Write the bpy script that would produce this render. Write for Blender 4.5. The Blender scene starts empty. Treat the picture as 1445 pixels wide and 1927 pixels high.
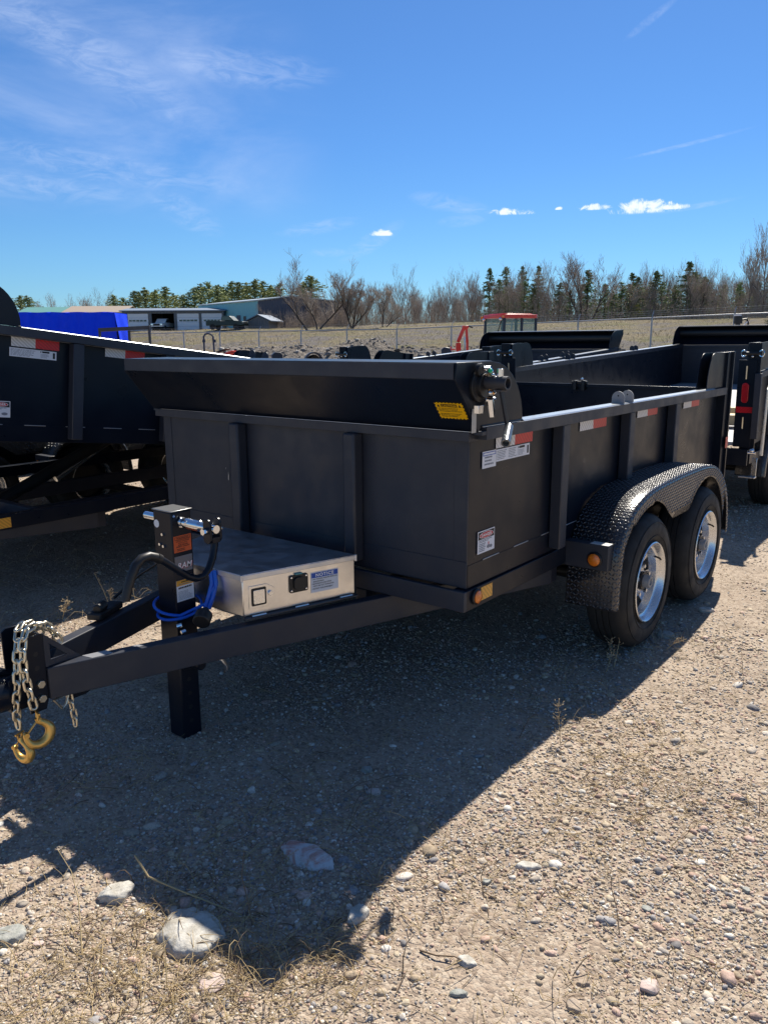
import bpy, math, random
import numpy as np
from mathutils import Vector, Matrix
R = math.radians
C = bpy.context.scene.collection
sc = bpy.context.scene

# ------------------------------------------------------------------ camera
YAW, PITCH, ROLL = 0.66589686, 0.212514832, -0.0052050035
_f = Vector((-math.sin(YAW)*math.cos(PITCH), math.cos(YAW)*math.cos(PITCH), -math.sin(PITCH)))
_r = Vector((math.cos(YAW), math.sin(YAW), 0))
_u = _r.cross(_f)
_r2 = math.cos(ROLL)*_r + math.sin(ROLL)*_u
_u2 = -math.sin(ROLL)*_r + math.cos(ROLL)*_u
cam = bpy.data.objects.new('camera', bpy.data.cameras.new('camera'))
C.objects.link(cam)
cam.matrix_world = Matrix(((_r2.x, _u2.x, -_f.x, 0), (_r2.y, _u2.y, -_f.y, 0), (_r2.z, _u2.z, -_f.z, 1.57), (0, 0, 0, 1)))
cam.data.sensor_fit = 'VERTICAL'; cam.data.sensor_height = 36; cam.data.lens = 1470.45/1927*36
cam.data.clip_start = .05; cam.data.clip_end = 6000
sc.camera = cam
# ------------------------------------------------------------------ sky, sun, exposure
SUNV = Vector((-.2, .85, 1)).normalized()
SUN_EL = math.asin(SUNV.z); SUN_AZ = math.atan2(SUNV.x, SUNV.y)
world = bpy.data.worlds.new('World'); sc.world = world; world.use_nodes = True
sun = bpy.data.objects.new('sun', bpy.data.lights.new('sun', 'SUN')); C.objects.link(sun)
sun.data.energy = 5.0; sun.data.angle = R(.5); sun.data.color = (1, .93, .82)
sun.rotation_euler = SUNV.to_track_quat('Z', 'Y').to_euler(); sun.location = (0, 0, 30)
sc.view_settings.view_transform = 'Standard'; sc.view_settings.look = 'None'
sc.view_settings.exposure = 0.62; sc.view_settings.gamma = 1
sc.cycles.max_bounces = 6; sc.cycles.transparent_max_bounces = 12

class N:                                    # small node-tree writer
    def __init__(s, tree): s.t = tree; s.n = tree.nodes; s.l = tree.links
    def __call__(s, typ, **kw):
        n = s.n.new(typ)
        for k, v in kw.items():
            if k == 'i':
                for a, b in v.items():
                    sock = n.inputs[a]
                    if isinstance(b, bpy.types.NodeSocket): s.l.new(b, sock)
                    else: sock.default_value = b
            else: setattr(n, k, v)
        return n
    def math(s, op, a, b=0, c=0, clamp=False): return s('ShaderNodeMath', operation=op, use_clamp=clamp, i={0: a, 1: b, 2: c}).outputs[0]
    def vm(s, op, a, b=(0, 0, 0)):
        n = s('ShaderNodeVectorMath', operation=op, i={0: a, 1: b})
        return n.outputs['Value'] if op in ('DOT_PRODUCT', 'LENGTH', 'DISTANCE') else n.outputs[0]
    def mix(s, f, a, b): 
        n = s('ShaderNodeMix', data_type='RGBA'); 
        for i, v in ((0, f), (6, a), (7, b)):
            if isinstance(v, bpy.types.NodeSocket): s.l.new(v, n.inputs[i])
            else: n.inputs[i].default_value = v
        return n.outputs[2]
    def noise(s, vec, scale, detail=4, rough=.55, dist=0): return s('ShaderNodeTexNoise', i={'Vector': vec, 'Scale': scale, 'Detail': detail, 'Roughness': rough, 'Distortion': dist}).outputs[0]
    def ramp(s, f, *st):
        n = s('ShaderNodeValToRGB', i={0: f}); e = n.color_ramp.elements
        while len(e) < len(st): e.new(.5)
        for k, (p, c) in enumerate(st): e[k].position = p; e[k].color = (c, c, c, 1) if not hasattr(c, '__len__') else (*c, 1)
        return n.outputs[0]
    def mr(s, v, a, b, c=0, d=1): return s('ShaderNodeMapRange', interpolation_type='SMOOTHSTEP', i={0: v, 1: a, 2: b, 3: c, 4: d}).outputs[0]

def dirpx(x, y):                             # direction in the world of a far point
    return (_f + (x-722.5)/1470.45*_r2 - (y-963.5)/1470.45*_u2).normalized()
W = N(world.node_tree); bg = W.n['Background']
sky = W('ShaderNodeTexSky', sky_type='NISHITA', sun_disc=False, sun_elevation=SUN_EL, sun_rotation=SUN_AZ, altitude=300, air_density=1.0, dust_density=.15, ozone_density=5.5)
geo = W('ShaderNodeTexCoord').outputs['Generated']
el = W('ShaderNodeSeparateXYZ', i={0: geo}).outputs[2]
# cooler, clearer air towards the horizon than the model's default
tint = W.ramp(el, (0, (.56, .86, 1.06)), (.10, (.58, .89, 1.12)), (.22, (.55, .86, 1.16)), (.42, (.58, .86, 1.14)), (.75, (.98, .96, .96)))
col = W('ShaderNodeVectorMath', operation='MULTIPLY', i={0: sky.outputs[0], 1: tint}).outputs[0]
# thin cirrus: stretched noise in the direction of the veil
A0 = dirpx(170, 250); ax = _r; ay = A0.cross(ax).normalized()
px_ = W.vm('DOT_PRODUCT', geo, tuple(ax)); py_ = W('ShaderNodeSeparateXYZ', i={0: geo}).outputs[2]
pp = W('ShaderNodeCombineXYZ', i={0: px_, 1: W.math('MULTIPLY', py_, 3.2), 2: 0.}).outputs[0]
n1 = W.noise(pp, 3.2, 7, .62, .9); n2 = W.noise(pp, 11, 5, .6, 1.5)
m = W.math('MULTIPLY', W.mr(n1, .30, .85), W.mr(n2, .1, .9, .6, 1))
cx = W.vm('DOT_PRODUCT', geo, tuple(dirpx(150, 290)))
mask = W.mr(cx, .955, .997)
zz = W.mr(py_, .13, .17)
m = W.math('MULTIPLY', W.math('MULTIPLY', m, mask), zz)
def wisp(x, y, sx, sy, tilt):
    c = dirpx(x, y); r = _r*math.cos(tilt)+_u*math.sin(tilt); u = -_r*math.sin(tilt)+_u*math.cos(tilt)
    a = W.math('DIVIDE', W.math('SUBTRACT', W.vm('DOT_PRODUCT', geo, tuple(r)), c.dot(r)), sx)
    b = W.math('DIVIDE', W.math('SUBTRACT', W.vm('DOT_PRODUCT', geo, tuple(u)), c.dot(u)), sy)
    d = W.math('ADD', W.math('MULTIPLY', a, a), W.math('MULTIPLY', b, b))
    f = W.vm('DOT_PRODUCT', geo, tuple(_f))
    return W.math('MULTIPLY', W.mr(d, 1, 0), W.math('GREATER_THAN', f, 0))
ws = None
for a in ((210, 318, .17, .018, -.03), (60, 350, .12, .016, .03), (600, 428, .06, .009, .16), (850, 385, .06, .012, -.2), (870, 415, .035, .008, .05), (1290, 272, .07, .0025, .08), (1310, 388, .05, .0035, .05),
          (470, 130, .11, .02, .0), (150, 95, .16, .03, -.35), (700, 455, .05, .012, .5), (620, 475, .03, .006, 0), (350, 400, .05, .02, -.4), (1225, 35, .03, .005, .5)):
    w = wisp(*a); ws = w if ws is None else W.math('MAXIMUM', ws, w)
n3 = W.noise(pp, 20, 6, .65, 2)
ws = W.math('MULTIPLY', ws, W.mr(n3, .3, .75))
def puff(x, y, sx, sy, seed):
    c = dirpx(x, y); a = W.math('DIVIDE', W.math('SUBTRACT', W.vm('DOT_PRODUCT', geo, tuple(_r)), c.dot(_r)), sx/1504.); z_ = W.math('DIVIDE', W.math('SUBTRACT', el, c.z), sy/1504.)
    base = W.mr(z_, -.62, -.30); d = W.math('ADD', W.math('MULTIPLY', a, a), W.math('MULTIPLY', z_, z_)); v = W('ShaderNodeVectorMath', operation='ADD', i={0: geo, 1: (seed, seed*.7, 0)}).outputs[0]
    nn = W.math('MULTIPLY', W.math('SUBTRACT', W.noise(v, 62, 8, .72, .6), .5), 6.5)
    return W.math('MULTIPLY', W.math('MULTIPLY', W.mr(W.math('ADD', d, nn), 1.15, -.25), base), W.math('GREATER_THAN', W.vm('DOT_PRODUCT', geo, tuple(_f)), 0))
pf = None
for a in ((1212, 393, 44, 14, 1.), (1272, 390, 26, 6, 2.3), (963, 399, 34, 9, 3.1), (1120, 391, 26, 7, 4.2), (718, 440, 21, 7, 5.7), (1052, 393, 6, 3, 6.6)):
    w = puff(*a); pf = w if pf is None else W.math('MAXIMUM', pf, w)
cl = W.math('MINIMUM', W.math('ADD', W.math('MULTIPLY', m, .42), W.math('MULTIPLY', ws, .24)), .7)
col = W.mix(cl, col, (7.0, 8.2, 10.8, 1))
col = W.mix(W.math('MULTIPLY', pf, .95), col, (10., 10.8, 12.2, 1))
W.l.new(col, bg.inputs[0]); bg.inputs[1].default_value = .066

# ------------------------------------------------------------------ mesh helpers
class MB:
    def __init__(s): s.v = []; s.f = []; s.m = []; s.uv = {}
    def add(s, vs, fs, m=0):
        o = len(s.v); s.v += [tuple(p) for p in vs]
        for f in fs: s.f.append(tuple(i+o for i in f)); s.m.append(m)
        return o
    def box(s, x0, x1, y0, y1, z0, z1, m=0):
        s.add([(x, y, z) for z in (z0, z1) for y in (y0, y1) for x in (x0, x1)],
              [(0, 2, 3, 1), (4, 5, 7, 6), (0, 1, 5, 4), (2, 6, 7, 3), (0, 4, 6, 2), (1, 3, 7, 5)], m); return s
    def bar(s, p, q, w, h, m=0, up=(0, 0, 1)):            # rectangular bar from p to q, w across, h along up
        p, q, up = Vector(p), Vector(q), Vector(up); d = (q-p).normalized(); up = up if abs(d.dot(up.normalized())) < .97 else Vector((0, 1, 0)); a = d.cross(up).normalized(); b = a.cross(d)
        s.add([e+a*i*w/2+b*j*h/2 for e in (p, q) for j in (-1, 1) for i in (-1, 1)],
              [(0, 1, 3, 2), (4, 6, 7, 5), (0, 4, 5, 1), (2, 3, 7, 6), (0, 2, 6, 4), (1, 5, 7, 3)], m); return s
    def prism(s, poly, axis, a, b, m=0):                  # polygon (2-D) extruded along an axis from a to b
        def P(p, t):
            return (t, p[0], p[1]) if axis == 'x' else (p[0], t, p[1]) if axis == 'y' else (p[0], p[1], t)
        n = len(poly); vs = [P(p, a) for p in poly]+[P(p, b) for p in poly]
        area = sum(poly[i][0]*poly[(i+1) % n][1]-poly[(i+1) % n][0]*poly[i][1] for i in range(n))
        flip = (area > 0) != (axis != 'y')
        fs = [tuple(range(n))[::-1], tuple(range(n, 2*n))]+[(i, (i+1) % n, n+(i+1) % n, n+i) for i in range(n)]
        if (b < a) != flip: fs = [f[::-1] for f in fs]
        s.add(vs, fs, m); return s
    def tube(s, path, r, n=8, m=0, closed=False, caps=True, flat=None):
        P = [Vector(p) for p in path]; k = len(P)
        rr = r if hasattr(r, '__len__') else [r]*k
        vs = []; nrm = None
        for i, p in enumerate(P):
            if closed: d = (P[(i+1) % k]-P[i-1]).normalized()
            else: d = (P[min(i+1, k-1)]-P[max(i-1, 0)]).normalized()
            if nrm is None:
                nrm = d.orthogonal().normalized() if flat is None else Vector(flat)
            nrm = (nrm-d*nrm.dot(d)).normalized(); b = d.cross(nrm)
            for j in range(n):
                t = 2*math.pi*j/n+(math.pi/4 if n == 4 else 0)
                vs.append(p+(nrm*math.cos(t)+b*math.sin(t))*rr[i])
        fs = []
        for i in range(k if closed else k-1):
            for j in range(n):
                a = i*n+j; b_ = i*n+(j+1) % n; c = ((i+1) % k)*n+(j+1) % n; d_ = ((i+1) % k)*n+j
                fs.append((a, b_, c, d_))
        if caps and not closed: fs += [tuple(range(n))[::-1], tuple(range((k-1)*n, k*n))]
        s.add(vs, fs, m); return s
    def cyl(s, p, q, r, n=16, m=0, r2=None): return s.tube([p, q], [r, r if r2 is None else r2], n, m)
    def lathe(s, prof, o, axis, n=48, m=0, skip=None, mod=None):  # prof: (radius, height along axis)
        o, ax_ = Vector(o), Vector(axis).normalized(); a = ax_.orthogonal().normalized(); b = ax_.cross(a)
        vs = []
        for i, (r, h) in enumerate(prof):
            for j in range(n):
                t = 2*math.pi*j/n; q = r*(1 if not mod or i not in mod else (1 if (j//1) % 2 else mod[i]))
                vs.append(o+ax_*h+(a*math.cos(t)+b*math.sin(t))*q)
        fs = []
        for i in range(len(prof)-1):
            for j in range(n):
                if skip and skip(i, j): continue
                fs.append((i*n+j, i*n+(j+1) % n, (i+1)*n+(j+1) % n, (i+1)*n+j))
        s.add(vs, fs, m); return s
    def ball(s, c, r, m=0, n=10):
        prof = [(max(r*math.sin(math.pi*i/n), 1e-4), -r*math.cos(math.pi*i/n)) for i in range(n+1)]
        return s.lathe(prof, c, (0, 0, 1), 14, m)
    def build(s, name, mats, parent=None, bevel=0, smooth=35, M=None, seg=2):
        me = bpy.data.meshes.new(name)
        vs = [tuple(M @ Vector(p)) for p in s.v] if M is not None else s.v
        me.from_pydata(vs, [], s.f)
        for mt in (mats if isinstance(mats, (list, tuple)) else [mats]): me.materials.append(mt)
        me.polygons.foreach_set('material_index', s.m)
        if s.uv:
            ul = me.uv_layers.new(name='UVMap')
            for li, l in enumerate(me.loops): ul.data[li].uv = s.uv.get(l.vertex_index, (0, 0))
        me.update()
        if smooth:
            me.polygons.foreach_set('use_smooth', [True]*len(me.polygons)); me.set_sharp_from_angle(angle=R(smooth))
        o = bpy.data.objects.new(name, me); C.objects.link(o)
        if parent: o.parent = parent
        if bevel:
            b = o.modifiers.new('bevel', 'BEVEL'); b.width = bevel; b.segments = seg; b.limit_method = 'ANGLE'; b.angle_limit = R(40)
        return o

def tag(o, label=None, cat=None, group=None, kind=None):
    for k, v in (('label', label), ('category', cat), ('group', group), ('kind', kind)):
        if v: o[k] = v
    return o
def thing(name, label, cat, loc=(0, 0, 0), rotz=0, group=None):
    o = bpy.data.objects.new(name, None); C.objects.link(o); o.empty_display_size = .2
    o.location = loc; o.rotation_euler = (0, 0, rotz)
    return tag(o, label, cat, group)
def copy_tree(o, parent=None):
    c = o.copy(); C.objects.link(c); c.parent = parent
    for ch in [x for x in C.objects if x.parent == o]: copy_tree(ch, c)
    return c

_tc = {}
def glyphs(txt, bold=.0):
    if (txt, bold) in _tc: return _tc[(txt, bold)]
    cu = bpy.data.curves.new('t', 'FONT'); cu.body = txt; cu.size = 1; cu.resolution_u = 3; cu.offset = bold; cu.space_character = 1+bold*4
    ob = bpy.data.objects.new('t', cu); C.objects.link(ob)
    dg = bpy.context.evaluated_depsgraph_get(); dg.update()
    me = bpy.data.meshes.new_from_object(ob.evaluated_get(dg))
    vs = [tuple(v.co) for v in me.vertices]; fs = [tuple(p.vertices) for p in me.polygons]
    bpy.data.objects.remove(ob); bpy.data.meshes.remove(me); bpy.data.curves.remove(cu)
    _tc[(txt, bold)] = (vs, fs); return vs, fs
def decal(name, parent, o, u, v, w, h, mats, items, label=None, base=0, outline=None, skew=0):
    """thin sheet at corner o spanning u*w, v*h; items are layered on it"""
    o, u, v = Vector(o), Vector(u).normalized(), Vector(v).normalized(); n = u.cross(v).normalized()
    mb = MB(); P = lambda a, b, t: o+u*(a+skew*b)+v*b+n*t
    def sheet(poly, t0, t1, m):
        k = len(poly); vs = [P(a, b, t0) for a, b in poly]+[P(a, b, t1) for a, b in poly]
        mb.add(vs, [tuple(range(k, 2*k))]+[(i, (i+1) % k, k+(i+1) % k, k+i) for i in range(k)], m)
    sheet(outline or [(0, 0), (w, 0), (w, h), (0, h)], 0, .0012, base)
    for k, it in enumerate(items):
        t = .0014+.0002*(k % 4)
        if it[0] == 'rect': _, x0, y0, x1, y1, m = it; mb.add([P(x0, y0, t), P(x1, y0, t), P(x1, y1, t), P(x0, y1, t)], [(0, 1, 2, 3)], m)
        elif it[0] == 'poly': mb.add([P(a, b, t) for a, b in it[1]], [tuple(range(len(it[1])))], it[2])
        elif it[0] == 'ell':
            _, cx_, cy_, rx, ry, m = it; mb.add([P(cx_+rx*math.cos(a*math.pi/14), cy_+ry*math.sin(a*math.pi/14), t) for a in range(28)], [tuple(range(28))], m)
        elif it[0] == 'text':
            _, s_, x0, y0, tw, th, m = it[:7]; bold = it[7] if len(it) > 7 else .02; sl = it[8] if len(it) > 8 else 0
            vs, fs = glyphs(s_, bold); xs = [p[0] for p in vs]; ys = [p[1] for p in vs]
            sx, sy = tw/(max(xs)-min(xs)), th/(max(ys)-min(ys))
            mb.add([P(x0+(p[0]-min(xs))*sx+sl*(p[1]-min(ys))*sy, y0+(p[1]-min(ys))*sy, t+.0006) for p in vs], fs, m)
    ob = mb.build(name, mats, parent, smooth=0)
    if label: ob['label'] = label
    return ob

# ------------------------------------------------------------------ materials
def mat(name, base, rough=.5, metal=0, spec=.5, bump=0, bscale=60, var=0, vscale=5, coat=0, fn=None):
    m = bpy.data.materials.new(name); m.use_nodes = True; n = N(m.node_tree); p = n.n['Principled BSDF']
    p.inputs['Roughness'].default_value = rough; p.inputs['Metallic'].default_value = metal
    p.inputs['Specular IOR Level'].default_value = spec; p.inputs['Coat Weight'].default_value = coat
    p.inputs['Base Color'].default_value = (*base, 1)
    tc = n('ShaderNodeTexCoord').outputs['Object']
    if var:
        f = n.noise(tc, vscale, 5)
        n.l.new(n.mix(f, tuple(c*(1-var) for c in base)+(1,), tuple(min(c*(1+var), 1) for c in base)+(1,)), p.inputs['Base Color'])
        n.l.new(n.mr(n.noise(tc, vscale*2.3, 6), .3, .75, rough*.85, min(rough*1.25, 1)), p.inputs['Roughness'])
    if bump:
        b = n('ShaderNodeBump', i={'Height': n.noise(tc, bscale, 3), 'Strength': 1., 'Distance': bump}); n.l.new(b.outputs[0], p.inputs['Normal'])
    if fn: fn(n, p, tc)
    return m
def paint_fn(n, p, tc):                       # black powder coat: dust film, orange peel, faint runs
    big = n.noise(tc, 2.2, 6, .6); fine = n.noise(tc, 38, 4, .6)
    dust = n.math('MULTIPLY', n.mr(big, .48, .8), n.mr(fine, .35, .8))
    n.l.new(n.mix(n.math('MULTIPLY', dust, .15), (.0055, .009, .0175, 1), (.04, .042, .046, 1)), p.inputs['Base Color'])
    n.l.new(n.mr(n.noise(tc, 7, 5), .3, .7, .27, .40), p.inputs['Roughness'])
    b = n('ShaderNodeBump', i={'Height': n.noise(tc, 260, 2), 'Strength': .6, 'Distance': .0004})
    b2 = n('ShaderNodeBump', i={'Height': n.noise(tc, 3.5, 2), 'Strength': .5, 'Distance': .004, 'Normal': b.outputs[0]})
    n.l.new(b2.outputs[0], p.inputs['Normal'])
PAINT = mat('black_paint', (.012, .012, .015), .32, spec=.28, fn=paint_fn)
def satin_fn(n, p, tc):
    n.l.new(n.mix(n.mr(n.noise(tc, 3, 6, .65), .45, .75), (.025, .029, .042, 1), (.042, .045, .054, 1)), p.inputs['Base Color'])
    n.l.new(n.mr(n.noise(tc, 9, 5), .3, .7, .42, .58), p.inputs['Roughness'])
    b = n('ShaderNodeBump', i={'Height': n.noise(tc, 200, 3), 'Strength': .8, 'Distance': .0006}); n.l.new(b.outputs[0], p.inputs['Normal'])
SATIN = mat('dusty_black_paint', (.02, .02, .022), .5, fn=satin_fn)
def plate_fn(n, p, tc):
    uv = n('ShaderNodeTexCoord').outputs['UV']; s = n.vm('SCALE', uv); s.node.inputs['Scale'].default_value = 1/.027
    sx = n('ShaderNodeSeparateXYZ', i={0: s})
    fx = n.math('FLOOR', sx.outputs[0]); fy = n.math('FLOOR', sx.outputs[1])
    a = n.math('SUBTRACT', n.math('FRACT', sx.outputs[0]), .5); b = n.math('SUBTRACT', n.math('FRACT', sx.outputs[1]), .5)
    par = n.math('MODULO', n.math('ADD', n.math('ADD', fx, fy), 1000), 2); sg = n.math('SUBTRACT', 1, n.math('MULTIPLY', par, 2))
    bs = n.math('MULTIPLY', b, sg); al = n.math('ADD', a, bs); ac = n.math('SUBTRACT', a, bs)
    q = n.math('ADD', n.math('MULTIPLY', n.math('MULTIPLY', al, al), 1.75), n.math('MULTIPLY', n.math('MULTIPLY', ac, ac), 18))
    h = n.mr(q, 1, .15)
    bp = n('ShaderNodeBump', i={'Height': h, 'Strength': 1., 'Distance': .008}); n.l.new(bp.outputs[0], p.inputs['Normal'])
    n.l.new(n.mr(n.noise(tc, 8, 4), .3, .7, .26, .38), p.inputs['Roughness'])
TREAD = mat('black_tread_plate', (.032, .033, .038), .26, .0, spec=.8, coat=.3, fn=plate_fn)
TREADS = mat('glossy_black_tread_plate', (.028, .028, .033), .24, spec=.8, coat=.2, var=.15, vscale=10)
RUBBER = mat('tyre_rubber', (.018, .018, .018), .75, bump=.0006, bscale=90, var=.35, vscale=6)
STEEL = mat('galvanised_steel', (.62, .63, .64), .28, 1, bump=.0004, bscale=40, var=.15, vscale=9)
RIM = mat('silver_wheel_paint', (.70, .71, .72), .27, .82, var=.08, vscale=12)
HUB = mat('grey_hub_cap', (.25, .26, .27), .5, .2)
def alu_fn(n, p, tc):
    n.l.new(n.mix(n.mr(n.noise(tc, 9, 6, .7, 1.), .35, .75), (.78, .76, .73, 1), (.90, .88, .85, 1)), p.inputs['Base Color'])
    mp = n('ShaderNodeMapping', i={'Vector': tc, 'Scale': (6, 6, 90)}).outputs[0]
    n.l.new(n.mr(n.noise(mp, 4, 4), .3, .7, .30, .37), p.inputs['Roughness'])
    b = n('ShaderNodeBump', i={'Height': n.noise(tc, 4, 1), 'Strength': .3, 'Distance': .003}); n.l.new(b.outputs[0], p.inputs['Normal'])
ALU = mat('aluminium_sheet', (.72, .70, .67), .3, 1, fn=alu_fn)

CHROME = mat('zinc_plate', (.75, .77, .8), .16, 1)
YZINC = mat('yellow_zinc', (.72, .66, .52), .32, .95, var=.3, vscale=25, bump=.0005, bscale=120)
HOOKY = mat('yellow_hook_zinc', (.74, .47, .14), .38, .8, var=.25, vscale=18)
BRASS = mat('brass_fitting', (.6, .38, .2), .35, 1)
RAIL = mat('sky_sheen_rail', (.36, .39, .42), .30, .7, coat=.2, bump=.0003, bscale=200)  # bright base stands for the sky reflected on the rail tops
BLACKP = mat('black_plastic', (.012, .012, .013), .45)
WHITE = mat('white_sticker', (.74, .76, .8), .5); WHITE2 = mat('sticker_white_print', (.85, .85, .85), .5)
INK = mat('black_print', (.01, .01, .012), .5); GREYP = mat('grey_print', (.2, .22, .26), .6)
BLUEP = mat('blue_print', (.02, .09, .42), .5); REDP = mat('red_print', (.55, .02, .03), .45)
ORANGE = mat('orange_sticker', (.78, .13, .03), .5); YEL = mat('yellow_sticker', (.85, .47, .0), .45); AMBERP = mat('amber_print', (.75, .36, .03), .5)
SILVERP = mat('grey_badge', (.22, .2, .2), .4)
AMBER = mat('amber_lens', (.8, .2, .01), .2, coat=.8, bump=.001, bscale=300)
REDLENS = mat('red_lens', (.45, .005, .01), .2, coat=.8, bump=.001, bscale=300)
BLUECOIL = mat('blue_cable', (.0, .11, .62), .35); GREEN = mat('green_cap', (.0, .45, .22), .4)
def tape_fn(colr):
    def f(n, p, tc):
        w = n('ShaderNodeTexWave', wave_type='BANDS', bands_direction='DIAGONAL', i={'Vector': tc, 'Scale': 28., 'Distortion': 1.5, 'Detail': 1.}).outputs[1]
        n.l.new(n.mix(n.mr(w, .45, .6), tuple(c*.75 for c in colr)+(1,), colr+(1,)), p.inputs['Base Color'])
    return f
TWHITE = mat('white_reflector', (.7, .7, .7), .3, fn=tape_fn((.72, .72, .73))); TRED = mat('red_reflector', (.6, .02, .02), .3, fn=tape_fn((.62, .012, .02)))
TAMB = mat('amber_reflector', (.8, .4, .05), .3, fn=tape_fn((.85, .42, .06)))
WOOD = mat('pine_board', (.62, .47, .27), .6, var=.15, vscale=8)
def floor_fn(n, p, tc):
    n.l.new(n.mix(n.mr(n.noise(tc, 6, 6, .6), .4, .7), (.34, .36, .39, 1), (.5, .5, .5, 1)), p.inputs['Base Color'])
BEDFLOOR = mat('dusty_bed_floor', (.4, .4, .4), .5, fn=floor_fn)
STEELP = mat('bare_metal_scuff', (.42, .42, .42), .4, .6)
RIB = SATIN

# ------------------------------------------------------------------ the ground: heights
_rng = np.random.RandomState(7)
_H = _rng.rand(256, 256)
def vnoise(x, y):
    xi = np.floor(x).astype(int); yi = np.floor(y).astype(int); fx = x-xi; fy = y-yi
    fx = fx*fx*(3-2*fx); fy = fy*fy*(3-2*fy)
    g = lambda a, b: _H[a & 255, b & 255]
    return (g(xi, yi)*(1-fx)+g(xi+1, yi)*fx)*(1-fy)+(g(xi, yi+1)*(1-fx)+g(xi+1, yi+1)*fx)*fy
def fbm(x, y, o=4):
    t = 0; a = 1.; s = 0
    for k in range(o): t = t+a*vnoise(x*2**k+17*k, y*2**k+5*k); s += a; a *= .5
    return t/s*2-1
CYW, SYW = math.cos(YAW), math.sin(YAW)
def ud(x, y): return x*CYW+y*SYW, -x*SYW+y*CYW
def xy(u, d): return u*CYW-d*SYW, u*SYW+d*CYW
def sst(t): t = np.clip(t, 0, 1); return t*t*(3-2*t)
def height(x, y):
    x = np.asarray(x, float); y = np.asarray(y, float); u, d = ud(x, y)
    s = .572*u+.820*d-33.8
    rise = np.interp(s, [-24, -10, 0, 12, 25, 45, 62, 110, 400, 4000], [0, .12, .55, 1.1, 2.0, 3.45, 4.15, 4.4, 5, 6])
    rise = np.where(u < -25, rise+0*u, rise)
    r = np.hypot(x, y)
    near = (fbm(x*1.1, y*1.1, 4)*.014-.006)*sst((r-.5)/3)+fbm(x*6, y*6, 3)*.0045
    far = fbm(x*.12, y*.12, 5)*.35*sst((s+14)/12)*sst((90-s)/30)
    berm = np.exp(-((s+4.0)/2.6)**2)*(.70+.8*fbm(x*.35+9, y*.35, 4))*sst((u+14)/4)*(1+.38*np.exp(-((u+3)/7.)**2))
    berm2 = np.exp(-((s-6)/5.)**2)*np.clip(fbm(x*.16+40, y*.16, 4), 0, 1)*1.0*sst((u-2)/4)
    return rise*1.0+near*sst((30-r)/15)+far+berm*.9+berm2
def at(px, d): return xy((px-722.5)/1504.*d, d)        # a place d metres out, along the bearing of a photo column
def gz(x, y): return float(height(np.array([x]), np.array([y]))[0])

# ------------------------------------------------------------------ dump trailers
def tilt_matrix(L, deg, dz=0):
    return Matrix.Translation((0, L, .6+dz)) @ Matrix.Rotation(-R(deg), 4, 'X') @ Matrix.Translation((0, -L, -.6))
def rot_arc(c, r, a0, a1, n):
    return [(c[0]+r*math.cos(R(a0+(a1-a0)*i/n)), c[1]+r*math.sin(R(a0+(a1-a0)*i/n))) for i in range(n+1)]
def make_wheel(parent, x, y, sx, full):
    """wheel at (x, y), outer face towards sx"""
    w = bpy.data.objects.new('wheel', None); C.objects.link(w); w.parent = parent; w.location = (x, y, .355); w.empty_display_size = .1
    o, a = (0, 0, 0), (sx, 0, 0)
    t = MB()
    prof = [(.205, .008), (.215, -.004), (.235, .010), (.262, .016), (.30, .013), (.322, .003), (.338, -.013), (.348, -.026), (.3535, -.045),
            (.354, -.066), (.347, -.067), (.347, -.072), (.3548, -.073), (.355, -.098), (.348, -.099), (.348, -.105), (.355, -.106), (.3548, -.13), (.347, -.131), (.347, -.137),
            (.354, -.138), (.3535, -.158), (.348, -.178), (.338, -.19), (.30, -.212), (.25, -.216), (.205, -.208)]
    t.lathe(prof, o, a, 160, 0, mod={6: .9965, 7: .9915, 8: .9915, 9: .9945, 13: .997, 17: .997, 20: .9945, 21: .9915, 22: .9915})
    for rr, hh in ((.245, .0145), (.312, .0100)): t.tube([(sx*hh, rr*math.cos(k*math.pi/36), rr*math.sin(k*math.pi/36)) for k in range(72)], .0022, 5, closed=True)
    tb = t.build('tyre', RUBBER, w)
    m = MB()
    def hole(i, j):
        return i == 7 and (j % 8) in (1, 2, 3, 4, 5)
    m.lathe([(.205, .006), (.211, .012), (.206, .016), (.199, .010), (.192, -.012), (.187, -.020), (.178, -.024), (.170, -.062), (.108, -.078), (.096, -.060), (.085, -.056), (.058, -.056), (.058, -.04), (.04, -.04)], o, a, 64, 0, skip=hole)
    m.lathe([(.187, -.02), (.186, -.19), (.205, -.2)], o, a, 48, 0)
    m.build('rim', RIM, w)
    h = MB(); h.lathe([(.050, -.056), (.047, -.024), (.034, -.022)], o, a, 32, 1); h.lathe([(.034, -.022), (.0335, .006), (.030, .012), (.018, .012), (.016, .006), (.0, .006)], o, a, 32)
    h.lathe([(.168, -.10), (.16, -.11), (.0, -.11)], o, a, 24, 1); h.lathe([(.168, -.10), (.168, -.16)], o, a, 24, 1)
    h.build('hub', [HUB, BLACKP], w)
    if full:
        for k in range(5):
            t0 = 2*math.pi*k/5+.3
            b = MB(); b.tube([(sx*-.052, .078*math.cos(t0), .078*math.sin(t0)), (sx*-.022, .078*math.cos(t0), .078*math.sin(t0))], .0105, 6); b.build('wheel_nut', CHROME, w)
        v = MB(); v.tube([(sx*-.03, .150, .10), (sx*.002, .142, .095), (sx*.012, .135, .09)], .005, 8); v.build('valve_stem', BLACKP, w)
    return w
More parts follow.
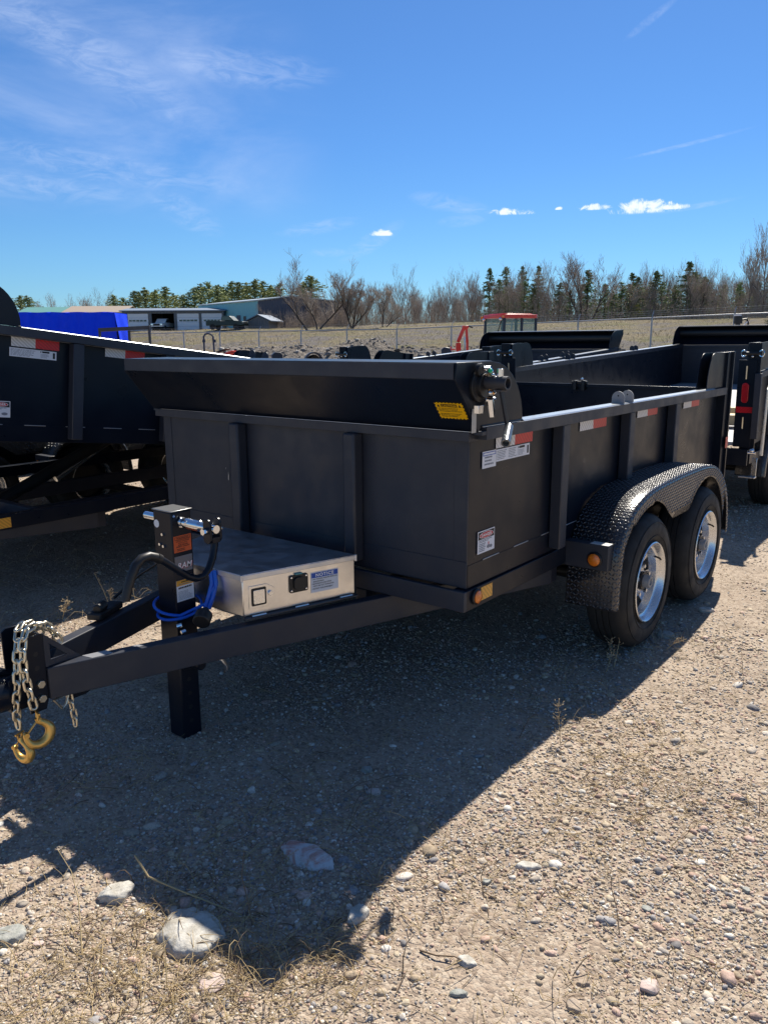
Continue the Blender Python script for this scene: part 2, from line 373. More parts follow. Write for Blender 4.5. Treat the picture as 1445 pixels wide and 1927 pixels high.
def fender_prof():
    ctl = [(.915, .30), (.925, .45), (.945, .60), (1.01, .70), (1.12, .772), (1.30, .825), (1.55, .845), (1.95, .852), (2.33, .84), (2.54, .785), (2.69, .69), (2.78, .57), (2.82, .45), (2.835, .34)]
    out = []
    P = [ctl[0]]+ctl+[ctl[-1]]
    for i in range(1, len(P)-2):
        for k in range(6):
            t = k/6.; q = []
            for c in (0, 1):
                a, b, d, e = P[i-1][c], P[i][c], P[i+1][c], P[i+2][c]
                q.append(.5*(2*b+(d-a)*t+(2*a-5*b+4*d-e)*t*t+(3*b-a-3*d+e)*t**3))
            out.append(tuple(q))
    return out+[ctl[-1]]
def make_fender(parent, sx, dy, bumps=False):
    pr = fender_prof(); mb = MB(); n = len(pr); s = 0; cols = None
    x0, x1 = .962, 1.222
    rows = []
    for i, (y, z) in enumerate(pr):
        a = pr[max(i-1, 0)]; b = pr[min(i+1, n-1)]; ty, tz = b[0]-a[0], b[1]-a[1]; l = math.hypot(ty, tz); ny, nz = -tz/l, ty/l
        if i: s += math.hypot(y-pr[i-1][0], z-pr[i-1][1])
        low = 9
        for yw in (1.33, 2.28):
            if abs(y-yw) < .42: low = min(low, .355+math.sqrt(.42**2-(y-yw)**2))
        dipd = 9
        if low > 8: low = .63
        if 1.33 < y < 2.28: low = max(low, .63)
        dep = max(min(z-low, .30), .045) if .98 < y < 2.72 else .045
        if y <= .98 or y >= 2.72: dep = .03
        row = []
        for (xx, inn, uu) in ((x0, 0, 0), (x1-.018, 0, x1-.018-x0), (x1-.006, .005, x1-x0-.004), (x1, .018, x1-x0+.01)):
            row.append(((sx*xx, y-ny*inn, z-nz*inn), (uu, s)))
        e = row[-1][0]
        for k in (1, 2, 3):
            f = k/3.; row.append(((sx*x1, e[1]-(ny*dep*f if dep < .06 else 0), e[2]-(nz*dep*f if dep < .06 else (dep-.018)*f)), (x1-x0+.01+dep*f, s)))
        rows.append(row)
    w = len(rows[0])
    for row in rows:
        for p, uv in row: mb.uv[len(mb.v)] = uv; mb.v.append((p[0], p[1]+dy, p[2]))
    for i in range(n-1):
        for j in range(w-1):
            f = (i*w+j, i*w+j+1, (i+1)*w+j+1, (i+1)*w+j)
            mb.f.append(f if sx > 0 else f[::-1]); mb.m.append(0)
    o = mb.build('fender', TREAD, parent, smooth=50)
    so = o.modifiers.new('thick', 'SOLIDIFY'); so.thickness = .003
    if bumps:                                # raised lozenges of the tread plate, each real geometry
        o.data.materials[0] = TREADS; bm_ = MB(); P3 = [[Vector((p[0], p[1]+dy, p[2])) for p, uv in row] for row in rows]; UV = [[uv for p, uv in row] for row in rows]; pitch = .0215
        ss = [r_[0][1] for r_ in UV]
        def surf(a, b):                      # a across, b along -> point on the sheet
            i = min(max(int(np.searchsorted(ss, b))-1, 0), len(ss)-2); f = (b-ss[i])/(ss[i+1]-ss[i]); us = [(UV[i][j][0]*(1-f)+UV[i+1][j][0]*f) for j in range(w)]
            if a > us[-1]-.004 or a < .004: return None
            j = min(max(int(np.searchsorted(us, a))-1, 0), w-2); g = (a-us[j])/max(us[j+1]-us[j], 1e-6)
            return (P3[i][j]*(1-g)+P3[i][j+1]*g)*(1-f)+(P3[i+1][j]*(1-g)+P3[i+1][j+1]*g)*f
        for bi in range(int(ss[-1]/pitch)):
            for ai in range(26):
                a_, b_ = (ai+.5)*pitch*.82, (bi+.5)*pitch; sg = 1 if (ai+bi) % 2 else -1; c = surf(a_, b_)
                if c is None: continue
                e1, e2 = surf(a_+.004, b_), surf(a_, b_+.004)
                if e1 is None or e2 is None: continue
                ta, tb = (e1-c).normalized(), (e2-c).normalized(); nn = ta.cross(tb).normalized()*sx
                l = (ta+tb*sg).normalized(); x_ = nn.cross(l).normalized(); V_ = []
                for ring, hh_, k_ in ((1., -.0005, 8), (.62, .0021, 8)):
                    for q in range(k_): t = 2*math.pi*q/k_; V_.append(c+l*(.0112*ring*math.cos(t))+x_*(.0040*ring*math.sin(t))+nn*hh_)
                V_.append(c+nn*.0027); bm_.add(V_, [(q, (q+1) % 8, 8+(q+1) % 8, 8+q) for q in range(8)]+[(8+q, 8+(q+1) % 8, 16) for q in range(8)])
        tb_ = bm_.build('tread_pattern', TREADS, parent, smooth=80)
        tb_.parent = o
    return o
def marker_light(parent, c, n, mats=None, r=.03):
    mb = MB(); mb.lathe([(r*1.25, 0), (r*1.25, .008), (r*1.05, .013), (r, .010)], c, n, 28, 0)
    mb.lathe([(r, .008), (r*.98, .016), (r*.7, .021), (r*.25, .023), (.0004, .0235)], c, n, 28, 1)
    return mb.build('marker_light', mats or [BLACKP, AMBER], parent)
def reflective_tape(parent, y0, y1, ym, z0, z1, M, x=.9585, sx=1, a=None, b=None):
    mb = MB(); mb.box(x if sx > 0 else -x-.001, x+.001 if sx > 0 else -x, y0, ym, z0, z1, 0); mb.box(x if sx > 0 else -x-.001, x+.001 if sx > 0 else -x, ym, y1, z0, z1, 1)
    return mb.build('reflective_tape', [a or TWHITE, b or TRED], parent, M=M)

def dump_trailer(label, loc, rotz=0, L=3.40, tilt=0, dz=0, hw=.955, ribs=(.711, 1.519, 2.259), tabs=((1.40, 1.525),), tailgate=True, shroud_h=0, tongue=True, latch=False, tab_mat=None):
    T = thing('dump_trailer', label, 'trailer', loc, rotz, 'black dump trailers parked in rows on the gravel')
    M = tilt_matrix(L, tilt, dz); ex = hw-.955
    S = (1, -1)
    mb = MB(); mb.box(-hw+.006, hw-.006, .006, L-.006, .625, .655); 
    for k in range(int(L/.4)): mb.box(-hw+.03, hw-.03, .2+k*.4, .25+k*.4, .602, .6249, 1)
    mb.build('bed_floor', [BEDFLOOR, SATIN], T, M=M)
    mb = MB(); mb.box(-hw, hw, 0, .006, .60, 1.205)
    mb.box(-hw, hw, -.0035, -.0002, .603, .712); mb.box(hw-.062, hw, -.0030, -.0002, .7125, 1.1985); mb.box(-hw, -hw+.062, -.0030, -.0002, .7125, 1.1985)
    mb.build('front_wall', SATIN, T, .002, M=M)
    mb = MB(); mb.box(-hw-.022, hw+.022, -.036, .03, 1.200, 1.236); mb.box(-hw-.066, -hw-.0225, -.012, .02, 1.225, 1.240); mb.box(hw+.0225, hw+.066, -.012, .02, 1.225, 1.240)
    mb.tube([(-hw, -.036, 1.2365), (hw, -.036, 1.2365)], .0022, 6)
    mb.build('front_top_rail', SATIN, T, .003, M=M)
    for x in (-.368-ex, .361+ex): mb = MB(); mb.box(x, x+.066, -.066, -.0036, .634, 1.1998); mb.build('rib', SATIN, T, .010, M=M)
    for s in S:
        mb = MB(); X = lambda a, b: (min(s*(a+ex), s*(b+ex)), max(s*(a+ex), s*(b+ex)))
        mb.box(*X(.949, .955), .0062, L, .60, 1.205); mb.box(*X(.9551, .9572), .004, L-.11, .602, .697)
        for k in range(int(L/.26)): mb.tube([(s*(.957+ex), .12+k*.26, .6985), (s*(.957+ex), .25+k*.26, .6985)], .0028, 5, 1)
        mb.build('side_wall', [PAINT, STEELP], T, .001, M=M)
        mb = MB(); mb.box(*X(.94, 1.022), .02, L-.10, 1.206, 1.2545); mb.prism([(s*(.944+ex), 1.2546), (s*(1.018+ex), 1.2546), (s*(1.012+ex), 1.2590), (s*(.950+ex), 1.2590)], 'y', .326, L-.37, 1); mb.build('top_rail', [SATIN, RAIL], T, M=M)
        for y in ribs: mb = MB(); mb.box(*X(.9584, 1.014), y, y+.072, .622, 1.2055); mb.build('rib', SATIN, T, .005, M=M)
        # rear corner post with its two curved gussets
        mb = MB(); mb.box(*X(.915, 1.012), L-.10, L-.022, .60, 1.497); mb.box(*X(.93, 1.03), L-.0215, L, .60, 1.502)
        mb.build('corner_post', PAINT if s > 0 else PAINT, T, .003, M=M)
        g = [(L-.1005, 1.2585), (L-.1005, 1.496), (L-.36, 1.496)]+[(L-.36-.135*math.sin(R(a))*1.0, 1.2585+.2375*math.cos(R(a))) for a in range(12, 91, 6)]
        mb = MB(); mb.prism(g, 'x', s*(.99+ex), s*(.995+ex)); mb.prism(g, 'x', s*(.925+ex), s*(.930+ex)); mb.build('post_gusset', PAINT, T, M=M)
        # tarp-shroud end plate
        h = shroud_h
        pl = [(-.02, 1.2372), (-.184, 1.44+h), (-.176, 1.501+h), (.07, 1.501+h), (.111, 1.475+h), (.21, 1.415+h*.7), (.284, 1.329+h*.3), (.325, 1.2595), (.0, 1.2595)]
        cur = [(.07, 1.501+h)]+[(.07+.255*math.sin(R(a)), 1.2595+(.2415+h)*math.cos(R(a))) for a in range(14, 90, 8)]+[(.325, 1.2595)]
        pl = pl[:3]+cur+[(.0, 1.2595)]
        mb = MB(); mb.prism(pl, 'x', s*(1.003+ex), s*(1.008+ex)); mb.tube([(s*(1.0085+ex), .0, 1.26), (s*(1.0085+ex), .325, 1.26)], .004, 6)
        P = mb.build('shroud_end_plate', PAINT, T, .0012, M=M)
        for pr in tabs:
            for y in pr:
                e = [(.985+ex+.034*math.cos(R(a)), 1.285+.036*math.sin(R(a))) for a in range(0, 181, 12)]+[(.951+ex, 1.2582), (1.019+ex, 1.2582)]
                mb = MB(); mb.prism([(s*p, q) for p, q in e], 'y', y, y+.006); mb.cyl((s*(.985+ex), y-.001, 1.298), (s*(.985+ex), y+.007, 1.298), .004, 10, 1)
                mb.build('stake_tab', [tab_mat or SATIN, INK], T, M=M)
        make_fender(T, s, L-3.4 if L > 3.45 else 0, s > 0 and tailgate and L == 3.40)
        for k, y in enumerate((1.33, 2.28)): make_wheel(T, s*(1.231), y+(L-3.4 if L > 3.45 else 0), s, s > 0)
        yo = L-3.4 if L > 3.45 else 0
        mb = MB(); mb.box(*X(.9585, 1.185), .885+yo, .945+yo, .502, .628); mb.build('fender_step', SATIN, T, .004)
        marker_light(T, (s*(1.12+ex), .885+yo, .555), (0, -1, 0))
        mb = MB(); mb.box(*X(.905, .970), -.02, L-.15, .512, .598); mb.build('frame_beam', PAINT, T, .003)
    h = shroud_h
    mb = MB(); th = .005
    prof = [(-.02, 1.2375), (-.184, 1.44+h), (-.176, 1.501+h), (.075, 1.504+h), (.088, 1.492+h)]
    inner = [(.083, 1.487+h), (.072, 1.498+h), (-.170, 1.495+h), (-.178, 1.441+h), (-.014, 1.2375)]
    mb.prism(prof+inner, 'x', -1.0028-ex, 1.0028+ex)
    mb.build('tarp_shroud', [PAINT], T, .001, M=M)
    mb = MB(); mb.box(-1.0-ex, 1.0+ex, -.1868, -.1838, 1.442+h, 1.4985+h); mb.build('shroud_lip', SATIN, T, .001, M=M)
    mb = MB(); mb.cyl((-1.0-ex, .0, 1.40+h), (1.0+ex, .0, 1.40+h), .055, 20); mb.build('tarp_roll', BLACKP, T, M=M)
    mb = MB(); mb.box(-.972-ex, .972+ex, -.042, -.0205, .514, .598); mb.box(-.60, .60, -.02, .03, .505, .512); mb.build('frame_crossmember', SATIN, T, .003)
    if tongue:
        cx = .07
        for s in S:
            f = lambda y, o: (.611+.341*y-o) if s > 0 else (2*cx-(.611+.341*y-o))
            ye = .87
            poly = [(f(-1.34, 0), -1.34), (f(ye, 0), ye), (f(ye, .052), ye), (f(-1.34, .052), -1.34)]
            mb = MB(); mb.prism(poly, 'z', .398, .5115); mb.build('tongue_beam', SATIN, T, .004)
    for s in S:
        mb = MB(); mb.box(s*.42-.03, s*.42+.03, -.018, L-.2, .40, .504); mb.box(min(s*.905, s*.45), max(s*.905, s*.45), .87+0, .93, .40, .504)
        mb.build('chassis_rail', SATIN, T, .003)
        for y in (1.33, 2.28): pass
    yo = L-3.4 if L > 3.45 else 0
    for y in (1.33+yo, 2.28+yo): mb = MB(); mb.cyl((-1.04, y, .33), (1.04, y, .33), .035, 16); mb.build('axle', BLACKP, T)
    if tilt > 1 and rotz == 0:
        mb = MB(); mb.cyl((0, .55, .45), tuple(M @ Vector((0, 1.6, .60))), .045, 16); mb.cyl((0, 1.1, .60), tuple(M @ Vector((0, 1.62, .602))), .028, 14, 1); mb.build('hydraulic_cylinder', [BLACKP, CHROME], T)
        mb = MB(); mb.bar((-.9, .45, .56), (.9, .45, .56), .05, .08); mb.build('frame_crossmember', SATIN, T, .003)
    if tailgate:
        mb = MB(); mb.box(-.91-ex, .91+ex, L-.045, L-.030, .66, 1.245); mb.box(-.91-ex, .91+ex, L-.060, L-.0455, 1.222, 1.2475); mb.build('tailgate', PAINT, T, .002, M=M)
        mb = MB()
        for xx in (-.05, .02): mb.box(-.10+xx, -.075+xx, L-.085, L-.028, 1.20, 1.275)
        mb.cyl((-.17, L-.06, 1.258), (-.04, L-.06, 1.258), .012, 12); mb.ball((-.085, L-.06, 1.285), .012, 1); mb.build('tailgate_latch', [BLACKP, CHROME], T, .002, M=M)
    mb = MB(); mb.box(-.99-ex, .99+ex, L+.0005, L+.035, .52, .66); mb.build('rear_bumper', PAINT, T, .004)
    if latch:                                 # rear posts seen from behind
        for s in S:
            a = s*(.97+ex); D = L+.001
            mb = MB()
            mb.box(a-.06, a+.06, D, D+.02, 1.40, 1.43); mb.cyl((a-.075, D+.035, 1.415), (a+.085, D+.035, 1.415), .014, 12)
            for q in (-.07, .07): mb.tube([(a+q+.018*math.cos(t*math.pi/8), D+.035, 1.415+.026*math.sin(t*math.pi/8)) for t in range(16)], .006, 6, 1, closed=True)
            mb.ball((a, D+.03, 1.39), .010, 1); mb.build('gate_hinge', [BLACKP, CHROME], T, M=M)
    return T, M

# ---- the trailer in front
TR, M0 = dump_trailer('black dump trailer in the foreground with aluminium tool box and tandem silver wheels', (-2.555, 2.57, 0), tab_mat=mat('grey_tab', (.33, .32, .31), .5))  # stake tabs paler here: light reflected from the ground, put into their colour
X1 = .9589
# stickers on the side
for y0, ym, y1, z0, z1 in ((.20, .357, .515, 1.149, 1.203), (1.003, 1.16, 1.325, 1.147, 1.203), (1.76, 1.92, 2.08, 1.154, 1.204), (2.56, 2.72, 2.885, 1.153, 1.204)): reflective_tape(TR, y0, y1, ym, z0, z1, None)
def lines(n, x0, x1, y0, y1, m, seed=1, bl=.55):
    rd = random.Random(seed); out = []; st = (y1-y0)/n
    for k in range(n):
        y = y1-st*(k+.75); x = x0
        e = x1-(x1-x0)*rd.random()*.35
        while x < e:
            w = (x1-x0)*rd.uniform(.05, .14); out.append(('rect', x, y, min(x+w, e), y+st*bl, m)); x += w+(x1-x0)*.02
    return out
DM = [WHITE, INK, BLUEP, REDP, WHITE2, GREYP]
decal('danger_sticker', TR, (X1, .072, .729), (0, 1, 0), (0, 0, 1), .133, .093*1.0, DM,
      [('rect', .004, .058, .129, .089, 1), ('ell', .0665, .0735, .055, .0135, 4), ('ell', .0665, .0735, .052, .0118, 3), ('text', 'DANGER', .026, .0675, .081, .0125, 4, .03)]
      + lines(2, .01, .12, .044, .056, 5, 3)+lines(5, .01, .065, .006, .042, 5, 4)+[('ell', .085, .034, .004, .006, 3), ('ell', .085, .02, .014, .008, 5), ('ell', .105, .018, .01, .007, 5)])
decal('notice_sticker', TR, (X1, .095, 1.078), (0, 1, 0), (0, 0, 1), .106, .068, DM,
      [('rect', .003, .050, .103, .064, 2), ('rect', .008, .053, .098, .061, 0)]+lines(1, .018, .09, .038, .046, 5, 5, .8)+lines(1, .018, .09, .024, .032, 5, 6, .8)+lines(1, .015, .095, .01, .018, 5, 7, .8))
decal('rating_sticker', TR, (X1, .2035, 1.094), (0, 1, 0), (0, 0, 1), .285, .05, DM,
      lines(6, .006, .09, .006, .046, 5, 8, .4)+lines(6, .10, .175, .006, .046, 5, 9, .4)+[('rect', .18, .004, .181, .046, 1), ('ell', .187, .041, .004, .004, 1), ('rect', .195, .036, .24, .046, 1)]+lines(5, .186, .245, .006, .032, 5, 10, .4)+[('rect', .262, .008, .276, .042, 1)])
# caution sticker with notched edge on the sloping shroud
sv = Vector((0, -.164, .204)).normalized(); w, h = .125, .082; nt = []
def notch(a, b, k, inn):
    out = []
    for i in range(k):
        for f, t in ((0, 0), (.5, 0), (.5, 1), (1, 1)):
            q = (i+f)/k; out.append((a[0]+(b[0]-a[0])*q+inn[0]*t, a[1]+(b[1]-a[1])*q+inn[1]*t))
    return out
ol = notch((0, 0), (w, 0), 8, (0, .004))+notch((w, 0), (w, h), 5, (-.004, 0))+notch((w, h), (0, h), 8, (0, -.004))+notch((0, h), (0, 0), 5, (.004, 0))
decal('caution_sticker', TR, Vector((.868, -.063, 1.29))+Vector((0, -.0012, -.001)), (1, 0, 0), sv, w, h, [YEL, INK],
      [('rect', .026, .060, .098, .075, 1), ('text', 'CAUTION', .030, .0625, .064, .010, 0, .03), ('poly', [(.008, .061), (.022, .061), (.015, .074)], 1), ('poly', [(.103, .061), (.117, .061), (.110, .074)], 1)]+lines(3, .01, .115, .036, .057, 1, 12, .4)+lines(3, .01, .115, .010, .030, 1, 13, .4), outline=ol)
marker_light(TR, (.9705, .046, .562), (1, 0, 0), r=.027)
mb = MB(); mb.box(.9705, .9715, .088, .178, .532, .588); mb.build('amber_reflector', TAMB, TR)
mb = MB(); mb.box(1.03, 1.031, 3.34, 3.40, .82, .90); mb.build('red_reflector', TRED, TR)
mb = MB(); mb.box(1.09, 1.183, .888, .942, .6285, .6295); mb.build('step_lit_patch', mat('step_lit_grey', (.6, .6, .58), .6, bump=.002, bscale=220), TR)  # pale patch paints the light falling on top of the step
# ---- coupler channel, gussets, bolts
mb = MB()
for x in (-.005, .138):
    mb.prism([(-1.407, .367), (-1.352, .367), (-1.342, .400), (-1.342, .634), (-1.395, .634), (-1.411, .622)], 'x', x, x+.008)
mb.box(.0032, .1378, -1.350, -1.342, .38, .630)
mb.build('coupler_channel', PAINT, TR, .0015)
for x in (-.0045, .1385):
    gp = MB(); T_ = [(-1.3415, .632), (-1.3415, .5135), (-1.212, .5135)]; t_ = [(-1.322, .592), (-1.322, .535), (-1.262, .535)]
    vs = [(xx, p[0], p[1]) for xx in (x, x+.007) for p in T_+t_]
    fs = [];
    for k in range(3):
        k2 = (k+1) % 3; fs += [(k, k2, 3+k2, 3+k), (6+k, 9+k, 9+k2, 6+k2), (k, 6+k, 6+k2, k2), (3+k, 3+k2, 9+k2, 9+k)]
    gp.add(vs, fs); gp.build('gusset', SATIN, TR)
for z in (.463, .412, .52, .57):
    mb = MB()
    if z < .5: mb.tube([(.146, -1.367, z), (.158, -1.367, z)], .014, 6); mb.build('bolt', YZINC, TR, .001)
    else: mb.cyl((.1455, -1.372, z), (.1468, -1.372, z), .0085, 14); mb.build('bolt_hole', INK, TR)
mb = MB()
mb.tube([(.07, -1.355, .440), (.07, -1.43, .440), (.07, -1.48, .445), (.07, -1.52, .452), (.07, -1.56, .455), (.07, -1.59, .452), (.07, -1.61, .445)], [.060, .062, .064, .064, .060, .048, .02], 20)
mb.box(.018, .122, -1.46, -1.3515, .385, .498); mb.cyl((.07, -1.55, .40), (.07, -1.55, .47), .045, 20)
mb.tube([(.07, -1.42, .495), (.07, -1.46, .520), (.07, -1.50, .515), (.07, -1.54, .50)], [.012, .014, .014, .01], 10)
mb.build('coupler', PAINT, TR, .006)
# ---- safety chains
def link(mb, c, t, side, L=.022, wd=.0108, r=.0050, m=0):
    t = Vector(t).normalized(); side = Vector(side); side = (side-t*side.dot(t)).normalized(); c = Vector(c); p = []
    for k in range(8): a = math.pi*k/7; p.append(c+t*(L/2+wd*math.sin(a))+side*wd*math.cos(a))
    for k in range(8): a = math.pi*k/7; p.append(c-t*(L/2+wd*math.sin(a))-side*wd*math.cos(a))
    mb.tube(p, r, 8, m, closed=True)
def chain(path, name='safety_chain', pitch=.0345, **kw):
    P = [Vector(p) for p in path]; mb = MB(); k = 0; pos = 0; seg = [(P[i+1]-P[i]).length for i in range(len(P)-1)]; tot = sum(seg)
    def pt(s_):
        s_ = min(max(s_, 0), tot-1e-6)
        for i, l in enumerate(seg):
            if s_ <= l: return P[i].lerp(P[i+1], s_/l)
            s_ -= l
        return P[-1]
    n = int(tot/pitch)
    for k in range(n):
        s_ = (k+.5)*pitch; c = pt(s_); t = (pt(s_+pitch/2)-pt(s_-pitch/2)); sd = Vector((1, .15, .1)) if k % 2 else Vector((.1, 1, .4))
        if abs(Vector(sd).normalized().dot(t.normalized())) > .85: sd = Vector((0, .3, 1))
        link(mb, c, t, sd, **kw)
    return mb.build(name, YZINC, TR, smooth=60)
chain([(.120, -1.27, .575), (.125, -1.305, .640), (.132, -1.345, .668), (.145, -1.395, .66), (.158, -1.418, .62), (.163, -1.425, .55), (.166, -1.418, .47), (.168, -1.408, .41), (.168, -1.402, .370)])
chain([(.06, -1.30, .60), (.066, -1.335, .655), (.085, -1.385, .658), (.125, -1.418, .61), (.140, -1.436, .54), (.146, -1.444, .48), (.134, -1.448, .42), (.122, -1.444, .36), (.118, -1.440, .315)])
def hook(name, o, s, ax_, dn):
    """slip hook hanging from o: eye, shank, open bowl and latch; opens along ax_"""
    o = Vector(o); ax_ = Vector(ax_).normalized(); dn = Vector(dn).normalized(); sd = ax_.cross(dn)
    Q = lambda a, b, c=0: o+ax_*a*s+dn*b*s+sd*c*s
    pts = [(.0, .2), (.10, .42), (.38, .62), (.62, .92), (.66, 1.30), (.48, 1.62), (.12, 1.78), (-.26, 1.68), (-.50, 1.42), (-.62, 1.12), (-.60, .98)]
    rad = [.17, .18, .20, .25, .29, .285, .26, .22, .17, .15, .17]
    mb = MB(); fine = []; fr = []
    PP = [pts[0]]+pts+[pts[-1]]; RR = [rad[0]]+rad+[rad[-1]]
    for i in range(1, len(PP)-2):
        for k in range(4):
            t = k/4.; f = lambda a, b, c, d: .5*(2*b+(c-a)*t+(2*a-5*b+4*c-d)*t*t+(3*b-a-3*c+d)*t**3)
            fine.append(Q(f(PP[i-1][0], PP[i][0], PP[i+1][0], PP[i+2][0]), f(PP[i-1][1], PP[i][1], PP[i+1][1], PP[i+2][1]))); fr.append(f(RR[i-1], RR[i], RR[i+1], RR[i+2])*s)
    mb.tube(fine, fr, 12)
    for c in (-.17, .17): mb.tube([Q(0, .30, c*.6), Q(0, .05, c), Q(0, -.12, c)], .075*s, 8)
    mb.tube([Q(0, -.08, -.34), Q(0, -.08, .34)], .07*s, 8)
    mb.tube([Q(-.60, 1.02, -.16), Q(-.60, 1.02, .16)], .15*s, 12)
    mb.bar(Q(-.02, .35), Q(-.54, .98), .16*s, .04*s, 0, tuple(sd.cross(Q(-.52, .63)-o)))
    mb.tube([Q(-.02, .34, -.14), Q(-.02, .34, .14)], .09*s, 10)
    return mb.build(name, HOOKY, TR, smooth=60)
hook('safety_hook', (.168, -1.398, .372), .060, (.25, .95, .05), (0, -.08, -1))
hook('safety_hook', (.118, -1.440, .300), .052, (.95, .3, .0), (0, .05, -1))
chain([(.147, -1.27, .390), (.150, -1.268, .36), (.152, -1.262, .32), (.155, -1.262, .29), (.157, -1.262, .262)], 'breakaway_chain', .030, L=.020, wd=.0085, r=.0038)
mb = MB(); mb.tube([(.150, -1.33, .392), (.150, -1.295, .392), (.150, -1.272, .398), (.150, -1.285, .362), (.150, -1.30, .350)], .0045, 8, closed=True); mb.build('snap_ring', YZINC, TR)
mb = MB(); mb.prism([(-1.27, .3975), (-1.08, .3975), (-1.20, .36), (-1.26, .36)], 'x', .12, .13); mb.build('chain_bracket', PAINT, TR)
# ---- jack
mb = MB(); mb.box(.009, .1225, -.786, -.690, .36, .943); mb.build('jack_tube', PAINT, TR, .006, seg=3)
J = TR
mb = MB(); mb.box(.006, .1255, -.789, -.687, .9435, .9480); mb.build('jack_cap', mat('jack_cap_steel', (.34, .34, .33), .35, .8), TR, .002)
mb = MB(); mb.box(.026, .1185, -.785, -.695, 0.0, .3595)
mb.build('jack_leg', PAINT, TR, .006)
for z in (.07, .13, .19, .25, .31): mb = MB(); mb.cyl((.1186, -.745, z), (.1194, -.745, z), .009, 14); mb.build('pin_hole', INK, TR)
mb = MB(); mb.cyl((.119, -.74, .330), (.20, -.74, .330), .022, 16); mb.box(.1195, .135, -.775, -.705, .30, .36); mb.build('pin_housing', PAINT, TR, .003)
mb = MB(); mb.tube([(.17, -.72, .345), (.21, -.70, .352), (.235, -.672, .34), (.24, -.655, .31), (.238, -.65, .285)], .009, 10); mb.build('pull_pin', STEEL, TR)
mb = MB(); mb.lathe([(.011, -.102), (.015, -.10), (.0155, .008), (.0155, .124), (.016, .124), (.016, .145), (.0215, .150), (.0215, .238), (.0165, .245), (.0155, .33), (.0, .33)], (0, -.74, .9), (1, 0, 0), 28)
mb.lathe([(.0235, .1235), (.0235, .132), (.016, .133)], (0, -.74, .9), (1, 0, 0), 6); mb.ball((.175, -.757, .908), .007)
mb.build('jack_shaft', CHROME, TR)
mb = MB()
for y in (-.760, -.714): mb.prism([(.297+.021*math.cos(R(a)), .915+.022*math.sin(R(a))) for a in range(0, 181, 20)]+[(.276+.021*math.cos(R(a))+.021, .862+.02*math.sin(R(a))) for a in range(180, 361, 20)], 'y', y, y+.010)
mb.box(.276, .318, -.7495, -.7145, .845, .868); mb.build('handle_clevis', PAINT, TR, .002)
mb = MB(); mb.cyl((.296, -.775, .893), (.296, -.695, .893), .013, 18); mb.cyl((.300, -.782, .893), (.300, -.774, .893), .013, 6); mb.build('clevis_pin', CHROME, TR)
hp = [(.297, -.722, .862), (.299, -.728, .83), (.303, -.742, .79), (.305, -.765, .75), (.305, -.792, .728), (.305, -.825, .727), (.305, -.86, .743), (.305, -.91, .782), (.305, -.96, .822), (.305, -.99, .843), (.305, -1.02, .855), (.305, -1.05, .853), (.305, -1.075, .835), (.305, -1.095, .80), (.305, -1.112, .762), (.305, -1.126, .722)]
mb = MB(); mb.tube(hp, .0135, 14); mb.build('jack_handle', PAINT, TR, smooth=60)
mb = MB(); mb.tube(hp[9:], .0165, 14); mb.tube([(.305, -.975, .833), (.305, -.99, .8435)], .0175, 14); mb.build('handle_grip', BLACKP, TR, smooth=60)
for k, (y_, z_) in enumerate(((.055, .852), (.035, .810), (.058, .805))): mb = MB(); mb.tube([(y_+.012, -.7865, z_), (y_+.012, -.793, z_)], .006, 6); mb.build('bolt', CHROME, TR)
mb = MB(); mb.cyl((.03, -.7862, .890), (.03, -.7870, .890), .016, 24); mb.build('round_sticker', WHITE, TR)
mb = MB(); mb.cyl((.1228, -.775, .928), (.1258, -.775, .928), .005, 10); mb.build('bolt', CHROME, TR)
JX = .1229
decal('warning_sticker', TR, (JX, -.781, .783), (0, 1, 0), (0, 0, 1), .082, .065, [ORANGE, INK],
      [('rect', .007, .048, .075, .0498, 1), ('rect', .007, .0595, .075, .0613, 1), ('rect', .005, .049, .0068, .0605, 1), ('rect', .0752, .049, .077, .0605, 1), ('text', 'WARNING', .012, .0515, .058, .0065, 1, .03),
       ('text', 'LATCH COUPLER', .010, .0410, .062, .0048, 1, .03), ('text', 'BEFORE TOWING', .020, .0345, .042, .0036, 1, .02), ('text', 'AND SECURE', .018, .0265, .046, .0046, 1, .03), ('text', 'SAFETY CHAINS', .010, .0195, .062, .0048, 1, .03)]+lines(2, .014, .068, .004, .015, 1, 20, .5))
decal('maker_badge', TR, (JX, -.781, .703), (0, 1, 0), (0, 0, 1), .082, .064, [SILVERP, WHITE2, REDP, GREYP],
      [('rect', 0, .058, .082, .0605, 3), ('rect', 0, .004, .082, .006, 3), ('text', 'RAM', .012, .0135, .064, .0235, 2, .03, .25), ('text', 'RAM', .010, .015, .064, .0225, 1, .02, .25)])
decal('capacity_sticker', TR, (JX, -.781, .585), (0, 1, 0), (0, 0, 1), .082, .085, [WHITE, AMBERP, GREYP, INK],
      [('rect', 0, .063, .082, .085, 1), ('rect', .022, .0755, .062, .0795, 3), ('rect', .010, .068, .074, .0705, 2)]+lines(1, .008, .075, .048, .060, 3, 21, .55)+lines(8, .006, .076, .006, .042, 2, 22, .35))
